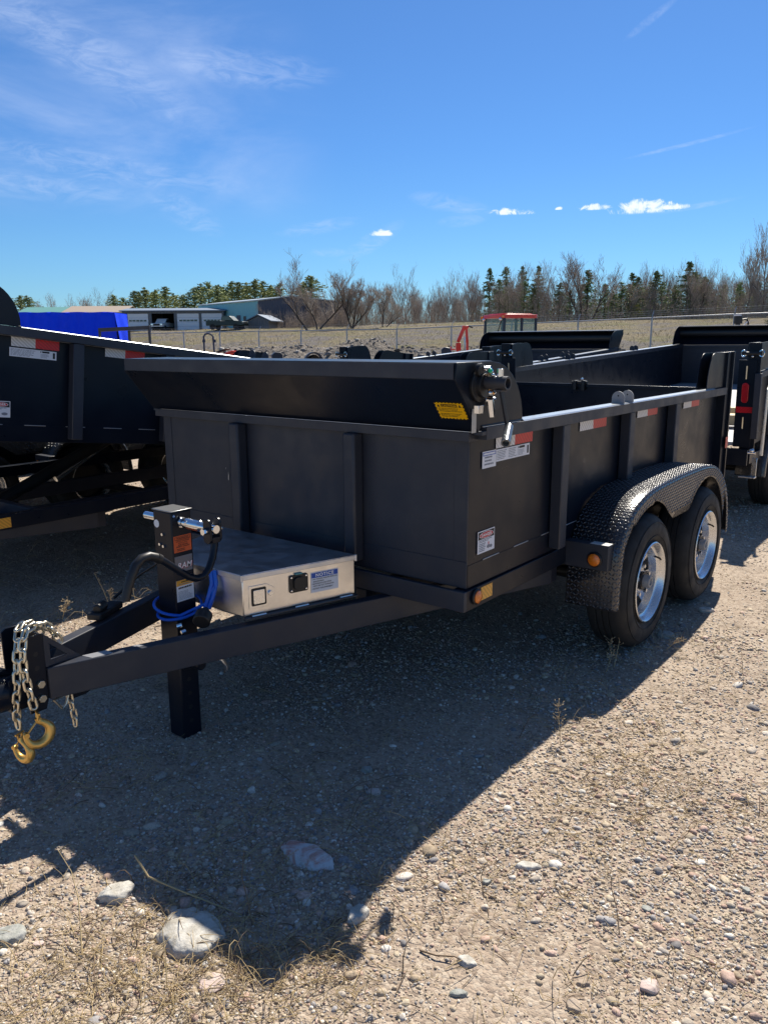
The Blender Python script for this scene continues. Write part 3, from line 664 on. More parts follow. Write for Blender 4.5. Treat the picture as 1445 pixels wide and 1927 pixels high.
# ---- tool box on the tongue
F2, B2 = Vector((.346, -.642)), Vector((.497, -.153))
fl, bl = Vector((-.17, F2.y)), Vector((-.34, B2.y))
mb = MB(); mb.prism([tuple(F2), tuple(B2), tuple(bl), tuple(fl)], 'z', .533, .692); TB = mb.build('tool_box', ALU, TR, .004)
TB['label'] = 'bright aluminium tool box with black socket and blue notice sticker'
dd_ = (B2-F2).normalized(); nn_ = Vector((dd_.y, -dd_.x))
o_ = .004; lid = [F2+nn_*o_-dd_*o_*1.2, B2+nn_*o_+dd_*o_, Vector((bl.x-o_, bl.y+o_)), Vector((fl.x-o_, fl.y-o_*1.2))]
mb = MB(); mb.prism([tuple(p) for p in lid], 'z', .6922, .7035)
for p, q in ((0, 1), (3, 0)):
    a, b = lid[p], lid[q]; mb.bar((a.x, a.y, .6905), (b.x, b.y, .6905), .003, .020)
for p in lid: mb.tube([(p.x, p.y, .676), (p.x, p.y, .7045)], .0055, 10)
mb.build('lid', mat('lid_sheet', (.66, .67, .70), .42, 1, bump=.0008, bscale=14, var=.12, vscale=7), TB, .0025)
mb = MB(); q0, q1 = F2+nn_*.012, B2+nn_*.012; mb.bar((q0.x, q0.y, .5305), (q1.x, q1.y, .5305), .030, .004); 
for s_ in (.06, .25, .46): p = F2+dd_*s_+nn_*.012; mb.tube([(p.x-dd_.x*.03, p.y-dd_.y*.03, .5335), (p.x+dd_.x*.03, p.y+dd_.y*.03, .5335)], .005, 8, 1)
mb.build('mounting_flange', [SATIN, ALU], TB)
fo = lambda s_, z_, t_=.0: Vector((F2.x+dd_.x*s_+nn_.x*t_, F2.y+dd_.y*s_+nn_.y*t_, z_))
U3 = Vector((dd_.x, dd_.y, 0)); N3 = Vector((nn_.x, nn_.y, 0)); Z3 = Vector((0, 0, 1))
def onface(poly, z_t0, z_t1, mbx, m=0):
    k = len(poly); vs = [fo(a, b, z_t0) for a, b in poly]+[fo(a, b, z_t1) for a, b in poly]
    mbx.add(vs, [tuple(range(k))[::-1], tuple(range(k, 2*k))]+[(i, (i+1) % k, k+(i+1) % k, k+i) for i in range(k)], m)
def rrect(x0, y0, x1, y1, r):
    out = []
    for cx_, cy_, a0 in ((x1-r, y0+r, -90), (x1-r, y1-r, 0), (x0+r, y1-r, 90), (x0+r, y0+r, 180)): out += [(cx_+r*math.cos(R(a0+k*22.5)), cy_+r*math.sin(R(a0+k*22.5))) for k in range(5)]
    return out
mb = MB(); onface([(.024, .561), (.100, .561), (.134, .585), (.134, .632), (.100, .652), (.024, .652)], .0005, .003, mb)
onface(rrect(.034, .570, .098, .642, .006), .0031, .0045, mb, 1); onface(rrect(.042, .578, .090, .634, .004), .0046, .008, mb, 2)
mb.tube([fo(.115, .612, .003), fo(.115, .612, .012)], .010, 16, 2)
mb.build('latch', [ALU, BLACKP, CHROME], TB, .001)
mb = MB(); onface(rrect(.200, .592, .285, .665, .008), .0005, .006, mb); onface(rrect(.218, .604, .262, .656, .015), .0061, .016, mb)
for a, b in ((.209, .601), (.276, .601), (.209, .656), (.276, .656)): mb.tube([fo(a, b, .006), fo(a, b, .0085)], .0045, 10, 1)
onface(rrect(.226, .6655, .258, .672, .002), .001, .010, mb, 2)
mb.build('power_socket', [BLACKP, CHROME, mat('teal_hinge', (.1, .3, .3), .5)], TB, .001)
decal('notice_sticker', TB, fo(.300, .574, .0006), U3, Z3, .130, .086, [WHITE, INK, BLUEP, WHITE2],
      [('rect', .003, .062, .127, .083, 2), ('text', 'NOTICE', .022, .0655, .086, .0145, 3, .035),
       ('text', '\u2022 ALL TRAILERS REQUIRE REGULAR', .004, .0530, .120, .0058, 1, .02), ('text', 'MAINTENANCE', .010, .0435, .050, .0054, 1, .02),
       ('text', '\u2022 MAINTENANCE AND REPAIR', .004, .0340, .092, .0056, 1, .02), ('text', 'PARTS ARE NOT WARRANTED', .010, .0245, .098, .0054, 1, .02), ('text', '\u2022 PROTECT YOUR INVESTMENT', .004, .0130, .098, .0056, 1, .02)])
mb = MB(); mb.add([(-.455, -.0042, .905), (-.449, -.0042, .900), (-.447, -.0042, .925), (-.4515, -.0042, .945)], [(0, 1, 2, 3)]); mb.add([(-.470, -.0042, .96), (-.467, -.0042, .955), (-.466, -.0042, .968)], [(0, 1, 2)]); mb.build('paint_chip', STEELP, TR, smooth=0)
# ---- cable loops and breakaway box
cp = []
for k in range(38):
    a = k/37*2*math.pi*1.55+2.2; cp.append((.070+.095*math.cos(a)+.012*math.sin(a*.5), -.735+.088*math.sin(a), .535+.022*math.sin(a*.8+1)+k*.0006))
cp += [(.185, -.69, .57), (.20, -.68, .61), (.215, -.67, .64)]
mb = MB(); mb.tube(cp, .0062, 8); mb.tube([(.185, -.700, .55), (.195, -.685, .60), (.20, -.67, .65), (.19, -.665, .70)], .0085, 8); mb.tube([(.198, -.690, .55), (.210, -.675, .60), (.213, -.66, .65), (.20, -.655, .70)], .0085, 8)
mb.build('blue_cable', BLUECOIL, TR, smooth=60)
mb = MB(); mb.lathe([(.0, 0), (.030, 0), (.033, .004), (.033, .045), (.020, .055), (.012, .075)], (.285, -.80, .545), (-.5, .75, .35), 24); mb.tube([(.25, -.86, .545), (.238, -.875, .540)], .009, 10, 1); mb.tube([(.262, -.855, .523), (.258, -.872, .520)], .008, 10, 1)
mb.build('trailer_plug', [BLACKP, CHROME], TR, .001)
mb = MB(); mb.bar((-.115, -1.0, .535), (-.205, -.84, .528), .06, .028); mb.tube([(-.12, -.98, .56), (-.15, -.93, .562)], .02, 10); mb.build('breakaway_box', BLACKP, TR, .006)
mb = MB(); mb.tube([(-.19, -.86, .56), (-.20, -.79, .59), (-.16, -.75, .64), (-.07, -.72, .70), (.01, -.70, .72)], .006, 8); mb.build('breakaway_wire', BLACKP, TR, smooth=60)
# bare scuffs on the beams
mb = MB(); mb.add([(.146, -1.21, .5122), (.194, -1.20, .5122), (.213, -1.13, .5122), (.17, -1.13, .5122)], [(0, 1, 2, 3)]); mb.add([(.205, -1.06, .5122), (.235, -1.04, .5122), (.24, -1.02, .5122), (.215, -1.03, .5122)], [(0, 1, 2, 3)])
mb.build('paint_scuff', STEELP, TR, smooth=0)
# ---- tarp crank on the end plate
mb = MB(); mb.lathe([(.0, 0), (.062, 0), (.062, .012), (.045, .016), (.045, .035), (.0, .035)], (1.0085, -.03, 1.415), (1, 0, 0), 20); mb.lathe([(.0, 0), (.034, 0), (.034, .02), (0, .02)], (1.03, .035, 1.352), (1, 0, 0), 8)
mb.lathe([(.0, 0), (.026, 0), (.026, .016), (0, .016)], (1.02, -.048, 1.472), (1, 0, 0), 14)
mb.build('tarp_gear', BLACKP, TR, .001)
mb = MB(); mb.tube([(1.045, -.055, 1.478), (1.055, -.03, 1.480), (1.06, -.02, 1.465)], .009, 10); mb.cyl((1.044, -.02, 1.44), (1.085, -.02, 1.44), .012, 12)
mb.tube([(1.055, -.055, 1.365), (1.072, -.015, 1.365)], .009, 10); mb.tube([(1.065, -.035, 1.365), (1.072, -.03, 1.30)], [.014, .012], 10); mb.box(1.03, 1.05, -.09, -.05, 1.315, 1.345); mb.ball((1.07, -.045, 1.39), .009); mb.ball((1.075, -.035, 1.455), .007)
mb.build('ratchet', CHROME, TR, .001)
mb = MB(); mb.tube([(1.05, -.025, 1.455), (1.075, -.03, 1.43), (1.06, -.028, 1.40), (1.075, -.02, 1.385)], [.010, .013, .010, .008], 8); mb.build('brass_fitting', BRASS, TR)
mb = MB(); mb.ball((1.063, -.035, 1.470), .0085); mb.build('green_cap', GREEN, TR)
mb = MB(); mb.lathe([(.012, -.06), (.024, -.05), (.026, 0), (.026, .058), (.018, .058), (.017, .03), (.0, .03)], (1.075, -.025, 1.425), (1, 0, 0), 24, 0); mb.cyl((1.10, -.025, 1.445), (1.10, -.025, 1.478), .012, 10, 1); mb.box(1.09, 1.118, -.045, -.005, 1.395, 1.402)
mb.build('crank_socket', [mat('dark_casting', (.05, .05, .055), .5, .3), CHROME], TR, .001)
mb = MB(); mb.bar((1.108, -.035, 1.405), (1.116, .010, 1.262), .008, .020, 0, (0, 1, 0)); mb.build('crank_arm', PAINT, TR, .002)
mb = MB(); mb.lathe([(.012, 0), (.0165, .004), (.0175, .125), (.012, .126), (.011, .10), (.0, .10)], (1.122, .012, 1.266), (.05, -.115, -.055), 12); mb.build('crank_grip', mat('crank_grip_metal', (.2, .21, .22), .3, .7), TR, .001)
mb = MB(); mb.box(1.012, 1.0135, -.075, -.045, 1.24, 1.33); mb.build('corner_tab', STEELP, TR)
# ---- other trailers
TL, ML = dump_trailer('black dump trailer left of the foreground one, its bed tipped slightly up on the lift', (-5.46, 1.90, 0), L=4.10, tilt=6.7, dz=-.022, ribs=(.65, 1.32, 1.99, 2.66, 3.3), tabs=((2.11, 2.24),))
for y0, ym, y1 in ((.295, .439, .587), (.896, 1.041, 1.188), (1.493, 1.636, 1.78), (2.3, 2.45, 2.60)): reflective_tape(TL, y0, y1, ym, 1.150, 1.203, ML)
def tilted_decal(name, par, M_, o, w, h, mats, items):
    d_ = decal(name, par, M_ @ Vector(o), (M_.to_3x3() @ Vector((0, 1, 0))), (M_.to_3x3() @ Vector((0, 0, 1))), w, h, mats, items); return d_
tilted_decal('rating_sticker', TL, ML, (X1, .285, 1.092), .285, .05, DM, lines(6, .006, .17, .006, .046, 5, 8, .4)+[('ell', .187, .041, .004, .004, 1), ('rect', .195, .036, .24, .046, 1)]+lines(5, .186, .245, .006, .032, 5, 10, .4)+[('rect', .262, .008, .276, .042, 1)])
tilted_decal('danger_sticker', TL, ML, (X1, .160, .740), .133, .093, DM, [('rect', .004, .058, .129, .089, 1), ('ell', .0665, .0735, .055, .0135, 4), ('ell', .0665, .0735, .052, .0118, 3), ('text', 'DANGER', .026, .0675, .081, .0125, 4, .03)]+lines(2, .01, .12, .044, .056, 5, 3)+lines(5, .01, .065, .006, .042, 5, 4)+[('ell', .1, .02, .018, .008, 5)])
mb = MB(); mb.box(.9705, .9715, .17, .27, .525, .585); mb.build('amber_reflector', TAMB, TL)
# chrome bar with bend on the left trailer's end plate
mb = MB(); mb.tube([tuple(ML @ Vector(p)) for p in ((1.03, -.02, 1.47), (1.03, .10, 1.43), (1.03, .14, 1.39), (1.03, .13, 1.36))], .008, 8); mb.build('crank_arm', CHROME, TL)

TM, MM = dump_trailer('black dump trailer farthest left, seen only below the raised bed of its neighbour', (-7.95, .45, 0), L=4.65, ribs=(.7, 1.5, 2.3, 3.1, 3.8))  # partly seen under the raised bed; placed and lengthened to shade the ground
TN, MN = dump_trailer('added black dump trailer that shades the ground beyond the farthest left one, almost wholly hidden by it', (-10.6, .9, 0), L=5.0, ribs=(.7, 1.5, 2.3, 3.1, 3.9))  # extra trailer, added only for the shade it casts under the raised bed
TB2, MB2 = dump_trailer('black dump trailer with open rear and lumber on its bed, behind the foreground trailer', (-2.86, 7.2+5.5, 0), math.pi, L=5.5, tilt=2.35, dz=.06, hw=1.16, ribs=(.7, 1.5, 2.3, 3.1, 3.9, 4.7), tabs=((1.9, 2.03), (3.9, 4.03)), tailgate=False, latch=True, shroud_h=.02)
for s in (-1, 1):                            # rear light clusters, seen from behind
    a = s*(.93+.205); L_ = 5.5
    mb = MB(); mb.box(a-.07, a+.07, L_+.001, L_+.012, .62, 1.36); mb.build('light_panel', PAINT, TB2, .002, M=MB2)
    mb = MB(); mb.prism(rrect(a-.028, 1.00, a+.028, 1.17, .0275), 'y', L_+.0125, L_+.026); mb.build('tail_light', REDLENS, TB2, .004, M=MB2)
    mb = MB(); mb.box(a-.065, a+.065, L_+.0125, L_+.0135, .915, .965); mb.build('red_reflector', TRED, TB2, M=MB2)
    mb = MB(); mb.tube([(a, L_+.02, 1.20), (a, L_+.024, 1.31)], .007, 8); mb.tube([(a, L_+.02, .78), (a, L_+.024, .88)], .007, 8); mb.build('spring_rod', YZINC, TB2, M=MB2)
    b = s*(1.03+.205)
    mb = MB(); mb.box(b-.025, b+.025, L_+.001, L_+.05, .70, 1.25); mb.build('door_post', SATIN, TB2, .003, M=MB2)
    mb = MB(); mb.box(b+.03*s-.02, b+.03*s+.02, L_+.052, L_+.062, .44, .60); mb.box(b-.05, b+.08, L_+.03, L_+.10, .425, .4395); mb.build('stabiliser_foot', STEEL, TB2, .003)
    mb = MB(); mb.tube([(b+.07*s, L_+.03, .62), (b+.075*s, L_+.035, 1.18), (b+.075*s, L_-.05, 1.22)], .014, 10); mb.build('stabiliser_rod', STEEL, TB2)
    mb = MB(); mb.ball((b, L_+.06, .66), .02); mb.cyl((b-.03, L_+.06, .64), (b+.03, L_+.06, .64), .012, 10); mb.build('spring_latch', CHROME, TB2)
mb = MB(); mb.box(-.9, -.8, 5.5366, 5.5376, .60, .65); mb.build('red_reflector', TRED, TB2)
mb = MB(); mb.box(-1.0, 1.0, 5.40, 5.5364, .735, .745); mb.build('ramp_sill', STEELP, TB2, M=MB2)
for k, (xa, ya, xb, yb, zz_) in enumerate(((-1.0, 4.55, .7, 4.85, .73), (-1.0, 3.9, .5, 4.25, .73))):
    t = thing('wooden_beam', ['pale square wooden beam across the open trailer bed, nearer its rear', 'pale square wooden beam across the open trailer bed, deeper inside'][k], 'beam', (-2.86, 12.7, 0), math.pi, 'beams on the open trailer bed')
    bmk = MB(); bmk.bar((xa, ya, zz_), (xb, yb, zz_), .16, .10); bmk.build('timber', WOOD, t, .004, M=MB2)

TC, MC = dump_trailer('black dump trailer beyond the foreground shroud, nearer the red tractor cab', (-5.47, 7.5+3.6, 0), math.pi, L=3.6, tilt=3.3, dz=.03, hw=1.0, tabs=((1.6, 1.75), (2.2, 2.33)), latch=True, tailgate=False, shroud_h=0.0)

# ------------------------------------------------------------------ ground sheet
def ground_fn(n, p, tc):
    P = n('ShaderNodeNewGeometry').outputs['Position']
    big = n.noise(P, .9, 5, .6); mid = n.noise(P, 5, 5, .65); fin = n.noise(P, 60, 4, .7)
    a = n.mix(n.mr(big, .35, .65), (.335, .262, .20, 1), (.44, .355, .275, 1))
    a = n.mix(n.mr(mid, .45, .75), a, (.255, .20, .152, 1))
    vor = n('ShaderNodeTexVoronoi', feature='F1', i={'Vector': P, 'Scale': 85., 'Randomness': 1.}); vc = n('ShaderNodeSeparateColor', i={0: vor.outputs['Color']}).outputs[0]
    a = n.mix(n.math('MULTIPLY', n.mr(vc, .45, .9), .55), a, (.50, .43, .345, 1))
    a = n.mix(n.math('MULTIPLY', n.mr(vc, .28, .1), .5), a, (.15, .12, .10, 1))
    a = n.mix(n.math('MULTIPLY', n.mr(fin, .5, .75), .35), a, (.42, .35, .26, 1))
    sx = n('ShaderNodeSeparateXYZ', i={0: P})
    U = n.math('ADD', n.math('MULTIPLY', sx.outputs[0], CYW), n.math('MULTIPLY', sx.outputs[1], SYW)); D = n.math('ADD', n.math('MULTIPLY', sx.outputs[0], -SYW), n.math('MULTIPLY', sx.outputs[1], CYW))
    s_ = n.math('SUBTRACT', n.math('ADD', n.math('MULTIPLY', U, .572), n.math('MULTIPLY', D, .82)), 33.8)
    gn = n.noise(P, .22, 6, .65); g2 = n.noise(P, 1.7, 6, .7); g3 = n.noise(P, 6, 4, .7)
    straw = n.mix(n.mr(gn, .4, .62), (.31, .25, .15, 1), (.22, .21, .085, 1)); straw = n.mix(n.mr(g2, .4, .7), straw, (.36, .30, .185, 1)); straw = n.mix(n.mr(g3, .52, .75), straw, (.10, .085, .06, 1))
    dirt = n.mix(n.mr(g3, .35, .7), (.17, .148, .128, 1), (.34, .305, .265, 1))
    straw = n.mix(n.mr(n.math('ADD', n.noise(P, .16, 6, .75), n.math('MULTIPLY', s_, -.002)), .41, .49), straw, dirt)
    g = n.mix(n.mr(n.math('ADD', s_, n.math('MULTIPLY', g2, 4)), -2.5, 3.5), dirt, straw)
    a = n.mix(n.mr(s_, -22, -9), a, g)
    n.l.new(a, p.inputs['Base Color'])
    hv = n.math('SUBTRACT', .5, vor.outputs['Distance'])
    v2 = n('ShaderNodeTexVoronoi', feature='F1', i={'Vector': P, 'Scale': 190.}).outputs['Distance']
    hgt = n.math('ADD', n.math('MULTIPLY', hv, .7), n.math('ADD', n.math('MULTIPLY', fin, .4), n.math('MULTIPLY', n.math('SUBTRACT', .5, v2), .35)))
    b = n('ShaderNodeBump', i={'Height': hgt, 'Strength': .85, 'Distance': .006})
    b2 = n('ShaderNodeBump', i={'Height': g2, 'Strength': n.mr(s_, -20, 0, 0, 1), 'Distance': .9, 'Normal': b.outputs[0]}); n.l.new(b2.outputs[0], p.inputs['Normal'])
GROUND = mat('gravel_ground', (.33, .27, .19), .95, spec=.15, fn=ground_fn)
def make_ground():
    ang = np.concatenate([np.linspace(-50, 50, 460, endpoint=False), np.linspace(50, 310, 90, endpoint=False)])
    rr = np.concatenate([[0.0], np.geomspace(.45, 180, 330), np.geomspace(190, 5000, 22)])
    na, nr = len(ang), len(rr)
    A, Q = np.meshgrid(np.radians(ang), rr); u = Q*np.sin(A); d = Q*np.cos(A); x, y = xy(u, d); z = height(x, y)
    V = np.stack([x, y, z], -1).reshape(-1, 3)
    i, j = np.meshgrid(np.arange(nr-1), np.arange(na), indexing='ij'); j2 = (j+1) % na
    F = np.stack([i*na+j, i*na+j2, (i+1)*na+j2, (i+1)*na+j], -1).reshape(-1, 4)[:, ::-1]
    me = bpy.data.meshes.new('ground'); me.from_pydata(V.tolist(), [], F.tolist()); me.materials.append(GROUND)
    me.polygons.foreach_set('use_smooth', [True]*len(me.polygons)); me.update()
    o = bpy.data.objects.new('ground', me); C.objects.link(o); o['kind'] = 'structure'
make_ground()

def np_mesh(name, V, F, mats, color=None, smooth=True):
    """fast mesh from arrays; F is (n,3) or (n,4)"""
    me = bpy.data.meshes.new(name); k = F.shape[1]
    me.vertices.add(len(V)); me.vertices.foreach_set('co', V.astype(np.float32).ravel())
    me.loops.add(F.size); me.loops.foreach_set('vertex_index', F.astype(np.int32).ravel())
    me.polygons.add(len(F)); me.polygons.foreach_set('loop_start', np.arange(0, F.size, k, dtype=np.int32))
    if smooth: me.polygons.foreach_set('use_smooth', np.ones(len(F), bool))
    if color is not None:
        ca = me.color_attributes.new('Col', 'FLOAT_COLOR', 'POINT'); ca.data.foreach_set('color', np.concatenate([color, np.ones((len(color), 1))], 1).astype(np.float32).ravel())
    me.update(calc_edges=True); me.validate()
    me.materials.append(mats); o = bpy.data.objects.new(name, me); C.objects.link(o); return o
def ico(sub):
    import bmesh
    bm = bmesh.new(); bmesh.ops.create_icosphere(bm, subdivisions=sub, radius=1)
    v = np.array([p.co for p in bm.verts]); f = np.array([[q.index for q in p.verts] for p in bm.faces]); bm.free(); return v, f
def stone_fn(n, p, tc):
    c = n('ShaderNodeVertexColor', layer_name='Col').outputs[0]; P = n('ShaderNodeNewGeometry').outputs['Position']
    f = n.noise(P, 120, 4, .7)
    n.l.new(n.mix(n.math('MULTIPLY', n.mr(f, .35, .7), .45), c, (.10, .085, .07, 1)), p.inputs['Base Color'])
    b = n('ShaderNodeBump', i={'Height': n.noise(P, 160, 4, .7), 'Strength': .7, 'Distance': .0025}); n.l.new(b.outputs[0], p.inputs['Normal'])
STONE = mat('pebble_stone', (.4, .35, .3), .85, spec=.25, fn=stone_fn)
PAL = 1.38*np.array([[.44, .36, .26], [.40, .33, .24], [.46, .40, .33], [.38, .33, .27], [.30, .27, .24], [.52, .47, .41], [.40, .28, .22], [.46, .33, .27], [.22, .21, .21], [.30, .29, .29], [.55, .52, .47], [.34, .27, .19], [.44, .37, .27]])
def scatter_stones(name, xyz, size, sub, rng, sink=.25, pal=PAL, rough=.25):
    v, f = ico(sub); n = len(xyz); nv = len(v)
    nvar = 24; jit = 1+rough*(rng.rand(nvar, nv, 1)-.5)*2
    base = v[None]*jit
    sc3 = size[:, None]*np.stack([rng.uniform(.8, 1.35, n), rng.uniform(.65, 1.05, n), rng.uniform(.38, .8, n)], -1)
    P = base[rng.randint(0, nvar, n)]*sc3[:, None, :]
    a = rng.rand(n)*2*np.pi; t = rng.normal(0, .3, n); ca, sa, ct, st = np.cos(a), np.sin(a), np.cos(t), np.sin(t)
    y1 = P[..., 1]*ct[:, None]-P[..., 2]*st[:, None]; z1 = P[..., 1]*st[:, None]+P[..., 2]*ct[:, None]; x1 = P[..., 0]
    P = np.stack([x1*ca[:, None]-y1*sa[:, None], x1*sa[:, None]+y1*ca[:, None], z1], -1)
    P += xyz[:, None, :]; P[..., 2] += (sc3[:, 2]*(.5-sink))[:, None]
    F = (f[None]+(np.arange(n)*nv)[:, None, None]).reshape(-1, 3)
    col = pal[rng.randint(0, len(pal), n)]*rng.uniform(.75, 1.15, (n, 1)); col = np.repeat(col, nv, 0)
    return np_mesh(name, P.reshape(-1, 3), F, STONE, col)
def sample_front(n, d0, d1, rng, spread=.72, pad=1.1, power=2):
    t = rng.rand(n); d = d0*(d1/d0)**t if power == 2 else d0+(d1-d0)*t
    u = (rng.rand(n)*2-1)*(spread*d+pad); return xy(u, d)
rng = np.random.RandomState(3)
def pebble_mask(x, y): return fbm(x*1.3+3, y*1.3+8, 4)*.6+fbm(x*.5+30, y*.5, 3)*.5
x, y = sample_front(300000, 1.25, 16, rng); mk = pebble_mask(x, y); keep = rng.rand(len(x)) < np.clip(.42+mk*2.4+.45*np.clip((3.4-np.hypot(x, y))/1.4, 0, 1), .09, 1); x, y, mk = x[keep], y[keep], mk[keep]
r_ = np.hypot(x, y); size = np.exp(rng.normal(0, .38, len(x)))*(.0026+.00040*r_)*(1+.6*np.clip(mk, -.6, .6))
o = scatter_stones('gravel', np.stack([x, y, height(x, y)], -1), size, 1, rng, rough=.22); tag(o, 'fine mixed gravel pressed into the sandy ground', kind='stuff')
x, y = sample_front(6500, 1.3, 14, rng); mk = pebble_mask(x, y); keep = rng.rand(len(x)) < np.clip(.4+mk*2.6+.3*np.clip((3.2-np.hypot(x, y))/1.4, 0, 1), .05, 1); x, y = x[keep], y[keep]
size = np.minimum(np.exp(rng.normal(0, .42, len(x)))*.0098, .026)
o = scatter_stones('pebbles', np.stack([x, y, height(x, y)], -1), size, 2, rng, rough=.16, sink=.55); tag(o, 'loose pebbles scattered over the gravel', kind='stuff')
# rock and clod heaps below the fence
n = 8500; t = rng.rand(n); u = rng.uniform(-34, 26, n); s_ = rng.normal(-3.0, 3.0, n); d = (s_+33.8-.572*u)/.82; x, y = xy(u, d); ok = d > 18; x, y = x[ok], y[ok]
size = np.minimum(np.exp(rng.normal(-2.1, .55, len(x))), .42)*.42
o = scatter_stones('rubble', np.stack([x, y, height(x, y)], -1), size, 1, rng, rough=.28, sink=.6, pal=np.array([[.36, .33, .30], [.26, .235, .215], [.44, .41, .38], [.20, .18, .17], [.50, .47, .43]])); tag(o, 'heap of broken rock and dark clods along the foot of the bank', kind='stuff')
n = 700; u = rng.uniform(0, 30, n); s_ = rng.normal(8, 5, n); d = (s_+33.8-.572*u)/.82; x, y = xy(u, d); size = np.minimum(np.exp(rng.normal(-2.0, .5, len(x))), .5)*.6
o = scatter_stones('clods', np.stack([x, y, height(x, y)], -1), size, 1, rng, rough=.5, pal=np.array([[.09, .075, .06], [.13, .11, .09], [.07, .06, .05]])); tag(o, 'dark earth clods on the bank behind the fence', kind='stuff')

# individual rocks one can tell apart
def rock_mat(name, c1, c2, sc_):
    def fn(n, p, tc):
        a = n.mix(n.mr(n.noise(tc, sc_, 6, .65, 1.5), .42, .62), (*c1, 1), (*c2, 1)); a = n.mix(n.math('MULTIPLY', n.mr(n.noise(tc, sc_*6, 5, .7), .5, .75), .5), a, (.16, .13, .10, 1))
        n.l.new(a, p.inputs['Base Color']); b = n('ShaderNodeBump', i={'Height': n.noise(tc, 40, 8, .7), 'Strength': .8, 'Distance': .007}); n.l.new(b.outputs[0], p.inputs['Normal'])
    return mat(name, c1, .85, spec=.3, fn=fn)
RW = rock_mat('pale_rock', (.56, .54, .49), (.40, .37, .31), 8); RP = rock_mat('pink_streaked_rock', (.62, .60, .60), (.52, .27, .22), 10)
RG = rock_mat('grey_green_rock', (.30, .31, .28), (.42, .42, .39), 12); RK = rock_mat('pinkish_rock', (.56, .44, .39), (.6, .55, .5), 8); RB = rock_mat('buff_rock', (.44, .35, .26), (.36, .3, .25), 8)
def rock(px_, py_, a, b, h, rot, m, label, seed, ang=.18, sink=.35):
    if a < .039: a, b, h = a*.74, b*.74, h*.8
    d = _f + (px_-722.5)/1470.45*_r2 - (py_-963.5)/1470.45*_u2; t = -1.57/d.z; X, Y = d.x*t, d.y*t
    v, f = ico(4); rg = np.random.RandomState(seed); k = rg.normal(0, 1, (9, 3)); ph = rg.rand(9)*6
    w = 1+sum(ang*np.sin(v@k[i]*(1.1+.7*i)+ph[i])/(i+1.4) for i in range(9))
    w = 1+(w-1)*.55
    for i in range(11):                      # chipped, broken faces
        nn = rg.normal(0, 1, 3)*(1, 1, .55); nn /= np.linalg.norm(nn); q = v@nn; cut = rg.uniform(.74, .90); w = np.where((q > .2) & (q*w > cut), cut/np.maximum(q, .2), w)
    q = v[:, 2]; w = np.where((q > .2) & (q*w > .62), .62/np.maximum(q, .2), w); w = w*(1+.02*np.sin(v@rg.normal(0, 9, (3, 3))).sum(1))
    v = v*w[:, None]*np.array([a, b, h])
    me = bpy.data.meshes.new('rock'); me.from_pydata(v.tolist(), [], f.tolist()); me.materials.append(m); me.polygons.foreach_set('use_smooth', [True]*len(f)); me.update()
    o = bpy.data.objects.new('rock', me); C.objects.link(o); o.location = (X, Y, gz(X, Y)+h*(1-2*sink)*.22); o.rotation_euler = (0, 0, rot)
    tag(o, label, 'rock', 'rocks lying on the gravel'); return o
Cw = YAW
rock(577, 1612, .104, .052, .042, Cw-.50, RP, 'long smooth rock with pink and white streaks, lying in the shade', 1)
rock(218, 1686, .052, .042, .036, Cw+.2, RW, 'rounded pale rock just outside the shadow edge, bottom left', 2)
rock(364, 1765, .102, .088, .040, Cw-.3, RW, 'large flat whitish rock half in shadow beside dry stalks', 3, .26)
rock(345, 1725, .055, .030, .020, Cw+.1, RW, 'pale slab of rock touching the upper side of the large flat one', 4, .25)
rock(673, 1722, .044, .026, .028, Cw+.9, RW, 'small bright rock at the tip of the trailer shadow', 5)
rock(690, 1447, .034, .028, .024, Cw, RG, 'round grey rock in the shade under the tongue, upper of two', 6)
rock(705, 1490, .036, .026, .022, Cw-.2, RK, 'round pinkish rock in the shade, lower of two', 7)
rock(992, 1630, .040, .020, .016, Cw-.1, RW, 'flat oval whitish rock in the sunlit gravel', 8)
rock(982, 1603, .020, .014, .013, Cw-.4, RB, 'small buff rock touching the flat oval whitish one', 21)
rock(1221, 1857, .036, .030, .022, Cw+.5, RK, 'angular pinkish white rock near the bottom edge', 9, .25)
rock(878, 1812, .036, .026, .020, Cw-.6, RW, 'pale speckled rock at the end of a dry twig', 10, .24)
rock(862, 1870, .032, .018, .014, Cw, RG, 'flat grey-green rock near the bottom edge', 11)
rock(18, 1768, .050, .038, .028, Cw+.1, RG, 'dark banded grey rock cut by the left edge', 12)
rock(73, 1780, .020, .017, .014, Cw, RK, 'small salmon pink stone beside the dark banded rock', 13)
rock(1404, 1676, .019, .016, .016, Cw, RG, 'small round grey stone near the right edge', 14)
rock(1216, 1710, .026, .020, .013, Cw-.8, RG, 'wedge of grey rock among pebbles, right of centre', 15, .25)
rock(1078, 1893, .030, .030, .018, Cw+.6, RB, 'buff rock half sunk in gravel at the bottom edge', 16, .25)
rock(1096, 1851, .026, .016, .013, Cw+.1, RB, 'brown oval stone left of the angular pinkish rock', 17)
rock(400, 1850, .045, .036, .012, Cw+.7, RK, 'thin pinkish stone slab under dry grass', 18, .3)
rock(1328, 1150, .05, .04, .03, Cw, RW, 'pale stone beside the rear wheel shadow', 19)
rock(1252, 1196, .055, .04, .03, Cw, RG, 'grey stone in the shade behind the front wheel', 20)
rock(944, 1495, .024, .017, .014, Cw-.5, RW, 'pale stone in a small group by the shadow edge', 22)
rock(915, 1660, .018, .016, .016, Cw-.3, RG, 'small greyish rock left of the flat oval one', 23)

